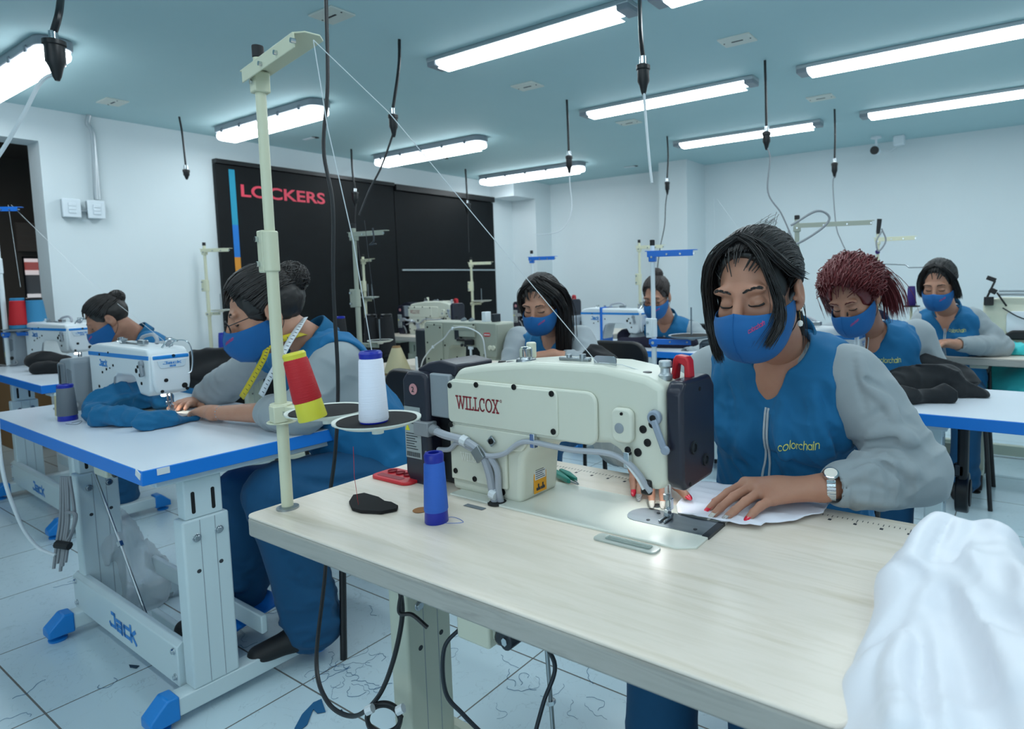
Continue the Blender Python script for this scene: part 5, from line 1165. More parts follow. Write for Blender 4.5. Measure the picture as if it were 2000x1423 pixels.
    for sd, (a, b, c) in arm.items():
        s_ = np.sign((a-N) @ side); ax = (b-a)/np.linalg.norm(b-a)
        F_.cone(a+side*s_*.018-spine*.01, b+side*s_*.03, sr*1.14, sr*1.22, .018, 'cut'); F_.cone(a+side*s_*.05, a+side*s_*.09-spine*.12, sr*1.2, sr*1.2, .018, 'cut')
    F_.cone(N-spine*.045, V3(J['C'])*.6+N*.4, .066, .076, .008, 'cut')
    vd = o.get('vneck', .09); F_.cone(N-spine*.01+fwd*.06, N-spine*vd+fwd*.14, .042, .006, .01, 'cut')
    if o.get('open'):   # zip opened from below
        a, b, rr = o['open']; F_.cone(a, b, rr[0], rr[1], .006, 'cut')
    sculpt(F_, o.get('vridges')); vv, vf_ = F_.mesh(); vest = np_mesh('vest', [(vv, vf_)], 'vest_blue', body); vb = bvh_of(vv, vf_)
    # collar band
    cz = []; ncx = 34; nk = (V3(J['C'])-N); nk = spine*.8+nk/np.linalg.norm(nk)*.4; nk /= np.linalg.norm(nk); f2 = fwd-nk*(fwd @ nk); f2 /= np.linalg.norm(f2); s2 = np.cross(nk, f2)
    for j, (hh_, rr) in enumerate(((-.024, .082), (-.004, .077), (.026, .070), (.028, .066), (-.004, .071), (-.022, .076))):
        for k in range(ncx+1):
            a = R(-152+304*k/ncx); dr = math.cos(a); back = -dr
            cz.append(N+(s2*math.sin(a)*rr*1.02-f2*math.cos(a)*rr*1.02)*bw**.5+nk*(hh_*bw+.012+.016*dr)-nk*.05*max(0, back)**1.5-spine*.01+f2*.012*max(0, back))
    cf = [(j*(ncx+1)+k, j*(ncx+1)+k+1, ((j+1) % 6)*(ncx+1)+k+1, ((j+1) % 6)*(ncx+1)+k) for j in range(6) for k in range(ncx)]
    np_mesh('collar', [(np.array(cz), np.array(cf))], 'vest_rib', vest)
    # zip and breast lettering laid on the vest
    def onvest(p, off=.0015):
        q = vb.ray_cast(Vector(p)+Vector(fwd)*.3, -Vector(fwd)); return (q[0]+Vector(fwd)*off) if q[0] else None
    for s_ in (-1, 1) if o.get('zip', True) else ():
        zp = []
        for t in np.linspace(0, 1, 26):
            off = o['zipoff'](t) if 'zipoff' in o else .004
            q = onvest(N-spine*(vd*.95+t*(.40-vd))+side*(s_*off)); 
            if q is not None and (not o.get('zmin') or q.z > o['zmin']+.02): zp.append(tuple(q))
        if len(zp) > 3:
            zp = zp[:len(zp)]; c = np.array([zp]); np_mesh('zipper', [strands(c, np.full(len(zp), .0030), 6)], 'zip_grey', vest)
    lg = strokes('colorchain', .016, .14, .085, .004); l0 = o.get('logo', (.035, .135)); pts = []
    ux = side if np.cross(side, spine) @ fwd > 0 else side
    for v in lg[0]:
        p = N+side*(l0[0]+v[0])-spine*(l0[1]-v[1]); q = onvest(p, .0028); pts.append(tuple(q) if q is not None else tuple(p))
    np_mesh('embroidery', [(np.array(pts), np.array(lg[1]))], 'ink_yellow', vest, smooth=False)
    # trousers, shoes
    if limbs:
        al = np.minimum.reduce([np.minimum(np.minimum(a, b), c) for _, a, b, c in limbs])-.15; ah = np.maximum.reduce([np.maximum(np.maximum(a, b), c) for _, a, b, c in limbs])+.15
        al[2] = max(al[2], .0); ah = np.maximum(ah, P_+.12); T_ = Field(al, ah, max(.007, ht*1.2))
        T_.cone(P_+side*.06, P_-side*.06, .12*bw, .12*bw, .05)
        for n_, a, b, c in limbs:
            T_.cone(a, b, .098*bw, .076*bw, .03); T_.cone(b, c, .076*bw, .066*bw, .02); T_.folds((14, 14, 30), .024, soft=(c, .24), seed=3); T_.folds((18, 18, 18), .018, soft=(b, .2), seed=6)
            T_.folds((12, 12, 7), .018, soft=((a+b)/2, .26), seed=11)
        sculpt(T_, o.get('tridges')); np_mesh('trousers', [T_.mesh()], 'trouser_blue', body)
        for n_, a, b, c in limbs:
            fd = V3(o['foot'+n_]) if 'foot'+n_ in o else fwd*np.array((1, 1, 0)); fd = fd/np.linalg.norm(fd); q = c.copy(); fz = max(c[2]-.07, .0)
            B_ = Field(q-.25, q+.25, .006); he = np.array((q[0], q[1], fz+.04)); B_.cone(he-fd*.03, he+fd*.05, .036, .038, .02); B_.cone(he+fd*.05, he+fd*.17-np.array((0, 0, .012)), .038, .030, .03, flat=(np.cross(fd, (0, 0, 1)), 1.2)); B_.cone(he-fd*.02, c, .036, .040, .02)
            B_.plane((0, 0, fz+.004), (0, 0, -1), .002); np_mesh('shoe', [B_.mesh()], 'black_rubber', body)
    return dict(body=body, hm=hm, N=N, side=side, spine=spine, fwd=fwd, vest=vest, vb=vb, hands=hands, snap=snap, hb=hb, shirt=shirt)
# ------------------------------------------------------------------ the nearest woman
VX = lambda *a: Vector(a)
handA = {'W': VX(-.325, 1.250, .825), 'f': [
    [VX(-.478, 1.222, .818), VX(-.500, 1.182, .806), VX(-.515, 1.155, .792), VX(-.5215, 1.138, .783)],
    [VX(-.460, 1.212, .818), VX(-.481, 1.165, .806), VX(-.495, 1.134, .791), VX(-.501, 1.117, .783)],
    [VX(-.437, 1.198, .814), VX(-.452, 1.156, .804), VX(-.466, 1.133, .790), VX(-.473, 1.118, .783)],
    [VX(-.408, 1.190, .806), VX(-.424, 1.164, .797), VX(-.432, 1.147, .788), VX(-.436, 1.135, .782)]],
    't': [VX(-.36, 1.262, .812), VX(-.430, 1.256, .800), VX(-.485, 1.230, .792), VX(-.520, 1.195, .786)]}
handR = {'W': VX(-.775, 1.285, .825), 'f': [
    [VX(-.690, 1.215, .822), VX(-.645, 1.165, .806), VX(-.628, 1.138, .792), VX(-.620, 1.122, .784)],
    [VX(-.705, 1.208, .822), VX(-.665, 1.155, .804), VX(-.650, 1.127, .790), VX(-.641, 1.112, .784)],
    [VX(-.723, 1.205, .818), VX(-.700, 1.168, .802), VX(-.690, 1.148, .790), VX(-.684, 1.135, .784)],
    [VX(-.742, 1.208, .812), VX(-.726, 1.178, .798), VX(-.715, 1.163, .788), VX(-.709, 1.152, .784)]],
    't': [VX(-.735, 1.27, .815), VX(-.68, 1.235, .800), VX(-.625, 1.195, .796), VX(-.585, 1.163, .790)]}
def hlA(q, rs):
    if rs.rand() < .35: an = rs.uniform(-2.8, 2.8); return (math.sin(an), math.cos(an)*.8-.1, rs.uniform(.1, .95))
    return (math.sin(q*1.45)*.93, .82-.5*abs(q)**1.5, .66-1.0*abs(q)**2.2+rs.uniform(-.02, .1))
hairA = hair_geo(.004, 1500, None, hlA, 11, .001, extra=[
    ([(.003, .046, .130), (.034, .054, .114), (.062, .060, .088), (.082, .058, .045), (.092, .050, -.01), (.090, .058, -.06), (.070, .082, -.115)], 170, .004, .005, .0011),
    ([(.003, .040, .132), (.045, .046, .110), (.076, .040, .070), (.090, .030, .020), (.091, .028, -.05)], 130, .005, .008, .0011),
    ([(-.003, .046, .130), (-.030, .056, .114), (-.052, .068, .085), (-.066, .074, .045), (-.074, .074, .0), (-.074, .086, -.040), (-.056, .114, -.075)], 120, .004, .0048, .0010),
    ([(-.004, .040, .132), (-.046, .044, .108), (-.074, .036, .070), (-.086, .016, .046), (-.087, -.020, .030)], 120, .006, .008, .0011),
    ([(-.050, .070, .080), (-.068, .076, .030), (-.068, .090, -.020), (-.036, .134, -.070)], 12, .003, .007, .0006),
    ([(-.02, .03, .135), (-.05, .0, .148), (-.03, -.05, .145), (.0, -.09, .118)], 14, .010, .012, .0004),
    ([(.0, -.10, .02), (.0, -.13, -.03), (-.01, -.12, -.10), (-.01, -.10, -.16)], 160, .014, .012, .0011)],
    tail=[((0, -.10, -.01), (-.005, -.12, -.07), .03, .022)], vol=.001)
RID = [([(1690, 890), (1740, 868), (1790, 880), (1815, 910)], .011, .006), ([(1660, 930), (1720, 905), (1770, 912), (1805, 935)], .010, -.004), ([(1650, 915), (1700, 900), (1750, 925), (1785, 955)], .006, .003),
       ([(1700, 850), (1745, 842), (1785, 862)], .012, -.005), ([(1690, 820), (1740, 800), (1790, 830)], .008, .004), ([(1672, 700), (1675, 740), (1690, 800)], .006, .003),
       ([(1675, 690), (1690, 740), (1720, 780)], .009, -.004), ([(1690, 740), (1720, 760), (1745, 795)], .007, .003), ([(1650, 860), (1700, 868), (1750, 858)], .006, .003), ([(1645, 955), (1690, 945), (1740, 960)], .006, .003), ([(1660, 975), (1720, 982), (1770, 985)], .008, -.003),
       ([(1668, 940), (1664, 970), (1660, 1000)], .004, .002), ([(1700, 760), (1735, 785), (1755, 830)], .009, -.004)]
VRID = [([(1590, 760), (1600, 830), (1640, 900)], .010, -.004), ([(1530, 790), (1525, 850), (1540, 930)], .012, -.004), ([(1620, 830), (1640, 890), (1670, 940)], .007, .004), ([(1500, 880), (1560, 910), (1620, 925)], .008, .004),
        ([(1400, 720), (1395, 790), (1410, 870)], .010, -.004), ([(1420, 740), (1430, 820), (1425, 900)], .008, .004)]
A = person('nearest woman, in blue vest and mask, dark parted hair, sewing white fabric',
    dict(C=VX(-.463, 1.262, 1.210), N=VX(-.462, 1.425, 1.085), SL=VX(-.318, 1.435, 1.022), SR=VX(-.652, 1.475, 1.005), P=VX(-.50, 1.62, .56),
         EL=VX(-.180, 1.432, .830), WL=VX(-.312, 1.257, .828), ER=VX(-.90, 1.40, .83), WR=VX(-.780, 1.29, .826),
         HL=VX(-.40, 1.60, .52), HR=VX(-.60, 1.60, .52), KL=VX(-.43, 1.20, .50), KR=VX(-.66, 1.20, .50), AL=VX(-.40, 1.15, .12), AR=VX(-.62, 1.08, .12)),
    dict(face=-94, pitch=13, roll=4, h=.0030, hh=.0022, ht=.0042, handL=handA, handR=handR, cuffL=.86, cuffR=.88, sr=.068, hair=hairA, hairm='hair_black', skin='skin', lid=.8, vneck=.11, zmin=.60, bulk=1.1,
         ridges=RID, vridges=VRID, logo=(.045, .180), open=(VX(-.507, 1.20, .86), VX(-.535, 1.2, .70), (.001, .03)), zipoff=lambda t: .004+.02*max(0, t-.4)))
def nail(tip, d, up, L_, w_, m_, par):
    d = Vector(d).normalized(); up = Vector(up); up = (up-d*up.dot(d)).normalized(); s_ = d.cross(up); vs = []; fs = []
    for i in range(9):
        v = i/8; ww = w_*(1 if v < .45 else math.sqrt(max(0.02, 1-((v-.45)/.56)**2))); 
        for j in range(7):
            u = -1+j/3; vs.append(Vector(tip)+d*(L_*(v-.5))+s_*(u*ww)+up*(.0032-.0030*u*u-.0035*v*v))
    for i in range(8):
        for j in range(6): a = i*7+j; fs.append((a, a+1, a+8, a+7))
    o = MB().add(vs, fs).build('fingernail', m_, par); q = o.modifiers.new('s', 'SOLIDIFY'); q.thickness = .0008; return o
for Hd, ms in ((handA, ('nail_red', 'nail_white', 'nail_leopard', 'nail_red')), (handR, ('nail_white', 'nail_white', 'nail_leopard', 'nail_red'))):
    for f, m_ in zip(Hd['f'], ms): d = f[3]-f[2]; nail(f[3]+d.normalized()*.0085+VX(0, 0, .0035), d, (0, 0, 1), .029, .0066, m_, A['body'])
    d = Hd['t'][3]-Hd['t'][2]; nail(Hd['t'][3]+d.normalized()*.009+VX(0, 0, .003), d, (0, -.3, 1), .026, .0068, 'nail_red', A['body'])
# wrist watch
def ring_on(c, ax, r, n, dims, m_, name, par, ry=None, up=(0, 0, 1)):
    ax = Vector(ax).normalized(); u = Vector(up); u = (u-ax*u.dot(ax)).normalized(); v = ax.cross(u); b = MB()
    for k in range(n):
        a = 2*PI*k/n; p = Vector(c)+u*math.cos(a)*r+v*math.sin(a)*(ry or r); M3 = Matrix((ax, -u*math.sin(a)+v*math.cos(a), u*math.cos(a)+v*math.sin(a))).transposed(); b.box(p, dims, M3)
    return b.build(name, m_, par, .0006)
wc = VX(-.312, 1.256, .830); wax = (wc-VX(-.45, 1.215, .826))
wt = ring_on(wc, wax, .0275, 26, (.017, .0062, .0032), 'chrome', 'watch_band', A['body'], .030)
u = Vector((.1, -.55, 1)); u = (u-wax.normalized()*u.dot(wax.normalized())).normalized(); Q = Matrix((wax.normalized(), u.cross(wax.normalized()), u)).transposed().to_4x4(); Q.translation = wc+u*.028
MB().lathe([(.0145, 0), (.0155, .003), (.0150, .008), (.0125, .0088)], 28, mtx=Q).build('watch_case', 'chrome', wt)
MB().lathe([(.0125, .0088), (0, .0089)], 28, mtx=Q, cap=False).build('watch_dial', 'pearl', wt)
for z_, k in ((-.040, 0), (-.034, 1)): pass
e = A['hm'] @ Vector((-.083, -.008, -.040)); MB().lathe([(0, .003), (.003, 0), (0, -.003)], 10, e, cap=False).build('ear_stud', 'pearl', A['body'])
e2 = A['hm'] @ Vector((-.083, .002, -.040)); MB().tube([e2, e2+VX(.002, 0, -.016)], .0008, 5).build('earring_hook', 'gold', A['body']); MB().lathe([(0, .007), (.005, .004), (.006, 0), (.0045, -.005), (0, -.007)], 12, e2+VX(.002, 0, -.024), cap=False).build('earring_pearl', 'pearl', A['body'])
# ------------------------------------------------------------------ the others
def seat(name, J, o, label, chair=None):
    N = J['N']
    if 'P' not in J: J['P'] = VX(N.x+.01, N.y+.14, .60)
    if J.get('legs', True):
        P_ = J['P']
        for sd, k in (('L', .09), ('R', -.09)):
            J.setdefault('H'+sd, P_+VX(k, 0, -.05)); J.setdefault('K'+sd, P_+VX(k*1.3, -.40, -.06)); J.setdefault('A'+sd, P_+VX(k*1.2, -.36, -P_.z+.12))
    J.pop('legs', None)
    return person(label, J, o)
def glasses(pr, m_='black_plastic', r=.021):
    g = MB(); hm = pr['hm']
    for s_ in (-1, 1):
        c = Vector((s_*.031, .108, .002)); pts = [hm @ (c+Vector((math.cos(a)*r*1.15, -abs(math.cos(a)+s_*.3)*.004, math.sin(a)*r*.82))) for a in np.linspace(0, 2*PI, 20)]
        g.tube(pts, .0013, 6); g.tube([hm @ Vector((s_*.054, .103, .006)), hm @ Vector((s_*.078, .04, .010)), hm @ Vector((s_*.084, -.01, .008))], .0015, 6)
    g.tube([hm @ Vector((-.008, .110, .006)), hm @ Vector((0, .113, .008)), hm @ Vector((.008, .110, .006))], .0013, 6)
    return g.build('glasses', m_, pr['body'])
hB = hair_geo(.005, 900, (-.01, -.105, .075), hl_back, 3, .002, bunr=.046, rad=.0009, vol=.006)
EB = at(588, 806, Z=T+.065); WB = at(418, 806, Z=T+.036); HBm = WB+(at(352, 797, Z=T+.02)-WB).normalized()*.0
B = seat('B', dict(C=at(520, 612, D=2.08), N=at(612, 664, D=2.20), SL=at(655, 712, D=2.12), SR=at(520, 690, D=2.52), P=at(748, 925, D=2.36),
    EL=EB, WL=WB, ER=at(440, 752, D=2.62), WR=at(385, 786, D=2.60),
    HL=at(745, 930, D=2.24), HR=at(730, 930, D=2.50), KL=at(545, 965, D=2.02), KR=at(480, 965, D=2.30), AL=at(612, 1215, Z=.12), AR=at(468, 1170, Z=.12)),
    dict(face=-115, pitch=20, roll=0, hs=1.1, h=.0042, hh=.003, ht=.006, bulk=1.26, sr=.068, handscale=.98,
         handL=hand_auto(WB, at(352, 796, Z=T+.015)-WB, (0, 0, 1), .98, .25), bareL=WB.lerp(EB, .52), cuffL=.30,
         handR=hand_auto(at(385, 786, D=2.60), at(345, 790, D=2.45)-at(385, 786, D=2.60), (0, 0, 1), .98, .3, left=False), bareR=at(400, 775, D=2.61), cuffR=.6,
         hair=hB, hairm='hair_brown', skin='skin_light', lid=.9, zip=False, tridges=[([(520, 985), (590, 1000), (660, 985)], .012, .006), ([(540, 1040), (600, 1060), (650, 1040)], .010, -.004), ([(530, 1000), (560, 1080), (620, 1150)], .010, .005), ([(560, 1130), (610, 1150), (660, 1140)], .010, .005), ([(590, 1180), (630, 1170), (665, 1185)], .010, -.004), ([(560, 930), (640, 945), (720, 930)], .012, .006), ([(600, 960), (680, 975), (740, 960)], .012, -.005), ([(445, 1090), (470, 1105), (490, 1095)], .010, .005), ([(440, 1140), (465, 1150), (485, 1140)], .010, -.004)], footL=(-.25, -.95, 0), footR=(-.25, -.95, 0)), 'woman in blue vest with glasses, dark bun and a tape measure round her neck')
glasses(B)
for nm, mt_, cps in (('tape_measure', 'tape_yellow', [(600, 650, 2.13), (570, 656, 2.05), (528, 672, 2.03), (515, 700, 2.02), (496, 735, 2.05), (472, 776, 2.1)]), ('tape_measure', 'tape_white', [(596, 620, 2.12), (584, 638, 2.07), (565, 668, 2.03), (545, 705, 1.99), (528, 735, 1.99), (510, 772, 2.02)])):
    P_ = spline([at(x, y, D=d) for x, y, d in cps], 5); b = MB(); vs = []; fs = []
    for i, p in enumerate(P_):
        t_ = (P_[min(i+1, len(P_)-1)]-P_[max(i-1, 0)]).normalized(); s_ = t_.cross(c_f).normalized(); vs += [p-s_*.010, p+s_*.010]
    fs = [(2*i, 2*i+1, 2*i+3, 2*i+2) for i in range(len(P_)-1)]
    o = b.add(vs, fs).build(nm, mt_, B['body'], recalc=False); q = o.modifiers.new('s', 'SOLIDIFY'); q.thickness = .0012
    mk_ = MB()
    for i in range(1, len(P_)-1):
        t_ = (P_[i+1]-P_[i-1]).normalized(); s_ = t_.cross(c_f).normalized()
        mk_.box(P_[i]-c_f*.0016+s_*.002, (.0022, .008, .0008), Matrix((t_, s_, t_.cross(s_))).transposed())
    mk_.build('tape_marks', 'ink_dark', o, smooth=False)
ring_on(WB.lerp(EB, .10), EB-WB, .025, 16, (.004, .004, .003), 'chrome', 'bracelet', B['body'])
ring_on(at(389, 783, D=2.60), at(440, 752, D=2.6)-at(385, 786, D=2.60), .026, 16, (.004, .004, .004), 'black_plastic', 'bracelet', B['body'])
hC = hair_geo(.007, 500, (0, -.105, .085), hl_back, 5, .001, bunr=.036, rad=.0013)
SK = dict(h=.0062, hh=.005, ht=.010, low=True)
def mkhand(W, to, up=(0, 0, 1), s=.95, curl=.4, left=True): return hand_auto(W, Vector(to)-Vector(W), up, s, curl, left)
C_ = seat('C', dict(C=at(212, 625, D=3.50), N=at(272, 655, D=3.62), SL=at(318, 688, D=3.55), SR=at(262, 690, D=3.85), P=at(350, 775, D=3.80), EL=at(240, 745, D=3.45), WL=at(165, 730, D=3.5), ER=at(220, 735, D=3.8), WR=at(160, 722, D=3.7)),
    dict(face=-112, pitch=32, hair=hC, hairm='hair_brown', skin='skin', handL=mkhand(at(160, 722, D=3.5), at(122, 712, D=3.6)), zip=False, **SK), 'woman in blue vest with small dark bun bent over the machine at the far left')
hD = hair_geo(.006, 700, None, hl_back, 6, .002, rad=.0012, vol=.002, extra=[
    ([(-.02, .045, .125), (-.078, .03, .06), (-.094, .0, -.02), (-.092, .01, -.10), (-.085, .03, -.19), (-.08, .05, -.27)], 260, .012, .014, .0022),
    ([(-.03, .02, .13), (-.08, -.03, .06), (-.092, -.05, -.03), (-.09, -.03, -.12), (-.085, -.0, -.22)], 260, .014, .016, .0022),
    ([(.004, .046, .128), (.056, .052, .092), (.084, .034, .02), (.09, .005, -.07)], 160, .006, .009, .0018)])
WD = at(1080, 693, D=2.85)
D_ = seat('D', dict(C=at(1058, 594, D=2.92), N=at(1082, 644, D=3.08), SL=at(1134, 662, D=3.05), SR=at(1014, 662, D=3.26), EL=at(1158, 722, D=2.92), WL=WD, ER=at(1000, 730, D=3.1), WR=at(985, 745, D=3.0)),
    dict(face=-76, pitch=22, hs=1.0, hair=hD, hairm='hair_brown', skin='skin_light', handL=mkhand(WD, at(1035, 700, D=2.85), (0, .2, 1), 1.0, .5), bareL=at(1103, 700, D=2.87), cuffL=.62, sr=.064, **{**SK, 'h': .0055, 'hh': .004}), 'woman in blue vest with long straight dark hair reaching over the machine')
ring_on(at(1082, 694, D=2.85), at(1103, 700, D=2.87)-WD, .024, 16, (.004, .005, .005), 'pearl', 'bracelet', D_['body'])
hE = hair_geo(.008, 450, (0, -.06, .135), hl_back, 7, .001, bunr=.036, rad=.0015)
E_ = seat('E', dict(C=at(1283, 580, D=4.15), N=at(1302, 622, D=4.36), SL=at(1352, 645, D=4.32), SR=at(1258, 645, D=4.5), EL=at(1392, 690, D=4.25), WL=at(1340, 690, D=4.1), ER=at(1220, 700, D=4.45), WR=at(1235, 690, D=4.2)),
    dict(face=-84, pitch=22, hs=1.02, hair=hE, hairm='hair_greying', skin='skin', **SK), 'woman in blue vest with glasses and a high bun, behind the blue thread stand')
glasses(E_)
hF = hair_geo(.006, 1500, (0, -.12, -.01), hl_back, 8, .012, bunr=.05, rad=.0012, curl=.010, vol=.012, extra=[
    ([(-.03, -.06, .10), (-.08, -.08, .04), (-.10, -.08, -.04), (-.10, -.06, -.12)], 220, .016, .026, .0014), ([(.03, .06, .12), (.08, .04, .06), (.098, .01, -.01), (.10, .0, -.07)], 90, .010, .018, .0013)])
F__ = seat('F', dict(C=at(1668, 582, D=2.40), N=at(1702, 640, D=2.60), SL=at(1790, 655, D=2.62), SR=at(1622, 660, D=2.78), EL=at(1830, 750, D=2.62), WL=at(1765, 775, D=2.45), ER=at(1590, 745, D=2.75), WR=at(1620, 760, D=2.55)),
    dict(face=-104, pitch=30, hs=1.0, roll=6, hair=hF, hairm='hair_red', skin='skin', bulk=1.1, logo=(.025, .105), sr=.066, **{**SK, 'h': .0045, 'ht': .008}), 'woman in blue vest with curly dark red hair bent over a machine')
hG = hair_geo(.006, 600, (0, -.115, -.02), hl_back, 9, .002, bunr=.03, rad=.0012, extra=[
    ([(.002, .044, .130), (.042, .050, .110), (.076, .045, .06), (.089, .03, -.01), (.086, .0, -.07)], 150, .005, .008, .0018), ([(-.002, .044, .130), (-.042, .050, .110), (-.076, .045, .06), (-.090, .03, -.01), (-.088, .0, -.08)], 150, .005, .008, .0018)])
WG = at(1868, 672, D=3.40)
G_ = seat('G', dict(C=at(1834, 556, D=3.42), N=at(1850, 603, D=3.60), SL=at(1898, 622, D=3.60), SR=at(1806, 620, D=3.75), EL=at(1955, 678, D=3.55), WL=WG, ER=at(1790, 670, D=3.6), WR=at(1810, 680, D=3.45)),
    dict(face=-98, pitch=20, hs=1.0, hair=hG, hairm='hair_black', skin='skin_light', handL=mkhand(WG, at(1820, 668, D=3.35)), cuffL=.92, logo=(.02, .10), **{**SK, 'h': .0055, 'hh': .0045}), 'woman in blue vest with sleek black parted hair at the far right')
# ================================================================== cloth
def heap(name, label, cat, m_, prims, h, folds=(), floor=None, lo=None, hi=None, pl=None, ridges=None):
    pts = [p for q in prims for p in q[:2]]; r = max(q[2] for q in prims)
    L_ = np.array([min(p[i] for p in pts) for i in range(3)])-r-.04; H_ = np.array([max(p[i] for p in pts) for i in range(3)])+r+.04
    F_ = Field(L_, H_, h)
    for q in prims: F_.cone(q[0], q[1], q[2], q[3], q[4] if len(q) > 4 else .03, flat=q[5] if len(q) > 5 else None)
    for fr, am, sd in folds: F_.folds(fr, am, seed=sd)
    sculpt(F_, ridges)
    if floor is not None: F_.plane((0, 0, floor), (0, 0, -1), .003)
    for p, n in (pl or ()): F_.plane(p, n, .01)
    o = np_mesh(name, [F_.mesh()], m_); tag(o, label, cat); return o
UP = (0, 0, 1)
def on(x, y, dz=0.0, z=T): p = at(x, y, Z=z); return VX(p.x, p.y, z+dz)
# white satin pile on the right end of the foreground table
wv = [(VX(.14, .92, .68), VX(.12, .62, .64), .20, .22, .06), (VX(.02, .98, .74), VX(-.02, .78, .74), .085, .10, .05), (VX(-.085, 1.055, .84), VX(-.115, .93, .80), .034, .040, .015),
      (VX(-.03, 1.05, .85), VX(-.005, .86, .83), .035, .055, .02), (VX(.06, 1.03, .82), VX(.14, .80, .82), .05, .06, .05), (VX(-.13, .97, .795), VX(-.12, .80, .77), .022, .04, .02), (VX(-.10, .90, .80), VX(-.06, .66, .77), .035, .05, .03),
      (VX(-.125, .74, .762), VX(-.105, .64, .70), .038, .050, .03), (VX(-.04, .62, .70), VX(.0, .58, .50), .11, .12, .05), (VX(.0, .82, .82), VX(.08, .64, .80), .04, .07, .05), (VX(.1, .6, .5), VX(.15, .9, .5), .2, .2, .05)]
WR_ = [([(1690, 1290), (1740, 1235), (1795, 1185), (1830, 1130)], .012, -.008), ([(1700, 1260), (1760, 1200), (1810, 1130)], .012, .008), ([(1745, 1075), (1780, 1095), (1812, 1120)], .009, -.005), ([(1750, 1095), (1790, 1120), (1800, 1150)], .009, .006),
       ([(1838, 992), (1800, 1040), (1782, 1085)], .012, -.006), ([(1858, 1000), (1850, 1050), (1830, 1100)], .009, .006), ([(1885, 992), (1872, 1050), (1845, 1110)], .012, -.006), ([(1900, 990), (1950, 1030), (2005, 1065)], .010, -.004), ([(1905, 1010), (1940, 1080), (1950, 1160)], .016, .010),
       ([(1850, 1120), (1870, 1180), (1930, 1260), (1990, 1330)], .016, -.011), ([(1820, 1150), (1825, 1250), (1850, 1400)], .018, -.012), ([(1800, 1180), (1790, 1290), (1800, 1420)], .016, .010), ([(1765, 1240), (1745, 1320), (1760, 1420)], .012, -.004), ([(1845, 1160), (1880, 1260), (1920, 1420)], .018, .010), ([(1880, 1100), (1940, 1180), (2000, 1220)], .012, .005)]
heap('fabric_pile', 'glossy white satin fabric heaped over the right end of the foreground table', 'fabric', 'white_satin', wv, .006, folds=(((4.5, 4.5, 4.5), .022, 2),), ridges=WR_)
# white piece being sewn
def sheet(name, label, cat, m_, px, z, amp=.004, cuts=5, th=.0015, seed=0):
    bm = bmesh.new(); vs = [bm.verts.new(on(x, y, z)) for x, y in px]; bm.faces.new(vs); bmesh.ops.triangulate(bm, faces=bm.faces)
    for _ in range(cuts): bmesh.ops.subdivide_edges(bm, edges=[e for e in bm.edges if e.calc_length() > .012], cuts=1, use_grid_fill=True); bmesh.ops.triangulate(bm, faces=bm.faces)
    for v in bm.verts:
        n = vnoise(*(np.array([c]) for c in (v.co.x*34+seed, v.co.y*34, 1.5)))[0]; r = 1-abs(2*n-1); v.co.z += amp*r*r
    bmesh.ops.recalc_face_normals(bm, faces=bm.faces)
    me = bpy.data.meshes.new(name); bm.to_mesh(me); bm.free(); me.materials.append(MATS[m_]); me.polygons.foreach_set('use_smooth', [True]*len(me.polygons))
    o = bpy.data.objects.new(name, me); COL.objects.link(o); q = o.modifiers.new('s', 'SOLIDIFY'); q.thickness = th; q.offset = 1; tag(o, label, cat); return o
sheet('fabric_piece', 'thin white fabric piece under the hands and the needle of the nearest woman', 'fabric', 'white_cloth', [(1250+x*.225, 850+y*.225) for x, y in ((480, 428), (760, 462), (1100, 520), (1400, 560), (1645, 625), (1590, 705), (1330, 775), (1090, 792), (1050, 826), (860, 805), (700, 782), (500, 745), (330, 706), (318, 640), (420, 520))], .006, .005)
# blue jacket under the second machine
g0 = [(on(200, 815, .05), on(275, 800, .07), .045, .055, .03), (on(205, 830, .03), on(330, 832, .02), .035, .02, .02), (on(250, 790, .06), on(320, 800, .04), .05, .03, .03), (on(290, 838, .02), on(378, 822, .008), .03, .010, .02), (on(190, 822, .03), on(215, 800, .05), .03, .03, .02)]
bj = heap('jacket', 'blue jacket with a pale zip lying under the needle of the nearest blue-edged table', 'garment', 'teal_cloth', g0, .005, folds=(((16, 16, 16), .022, 4), ((34, 20, 20), .008, 6)), floor=T+.002, ridges=[([(215, 790), (250, 772), (300, 785)], .008, -.003), ([(205, 800), (245, 790), (290, 805), (330, 812)], .007, .004), ([(190, 818), (230, 826), (290, 825)], .009, -.004), ([(200, 830), (260, 836), (320, 830)], .006, .004), ([(240, 800), (232, 820), (250, 835)], .006, .004), ([(300, 800), (330, 818), (365, 822)], .008, -.003), ([(280, 815), (320, 826), (350, 828)], .005, .003)])
MB().tube(spline([on(253, 816, .035), on(262, 826, .03), on(276, 840, .012)], 5), .004, 6).build('zip', 'zip_grey', bj)
heap('black_garment', 'black fabric under the needle of the machine at the far left', 'garment', 'black_cloth', [(on(85, 722, .05, T+.02), on(125, 722, .03, T+.02), .07, .05, .04), (on(75, 730, .03, T+.02), on(128, 728, .02, T+.02), .04, .03, .03)], .010, folds=(((10, 10, 10), .02, 3),), floor=T+.021)
heap('black_garment', 'black garment heaped on the table behind the jacket, beside the spools', 'garment', 'black_cloth', [(at(385, 715, D=2.95), at(440, 700, D=2.95), .07, .05, .04), (at(380, 735, D=2.9), at(430, 730, D=2.9), .06, .06, .04)], .010, folds=(((10, 10, 10), .025, 8),))
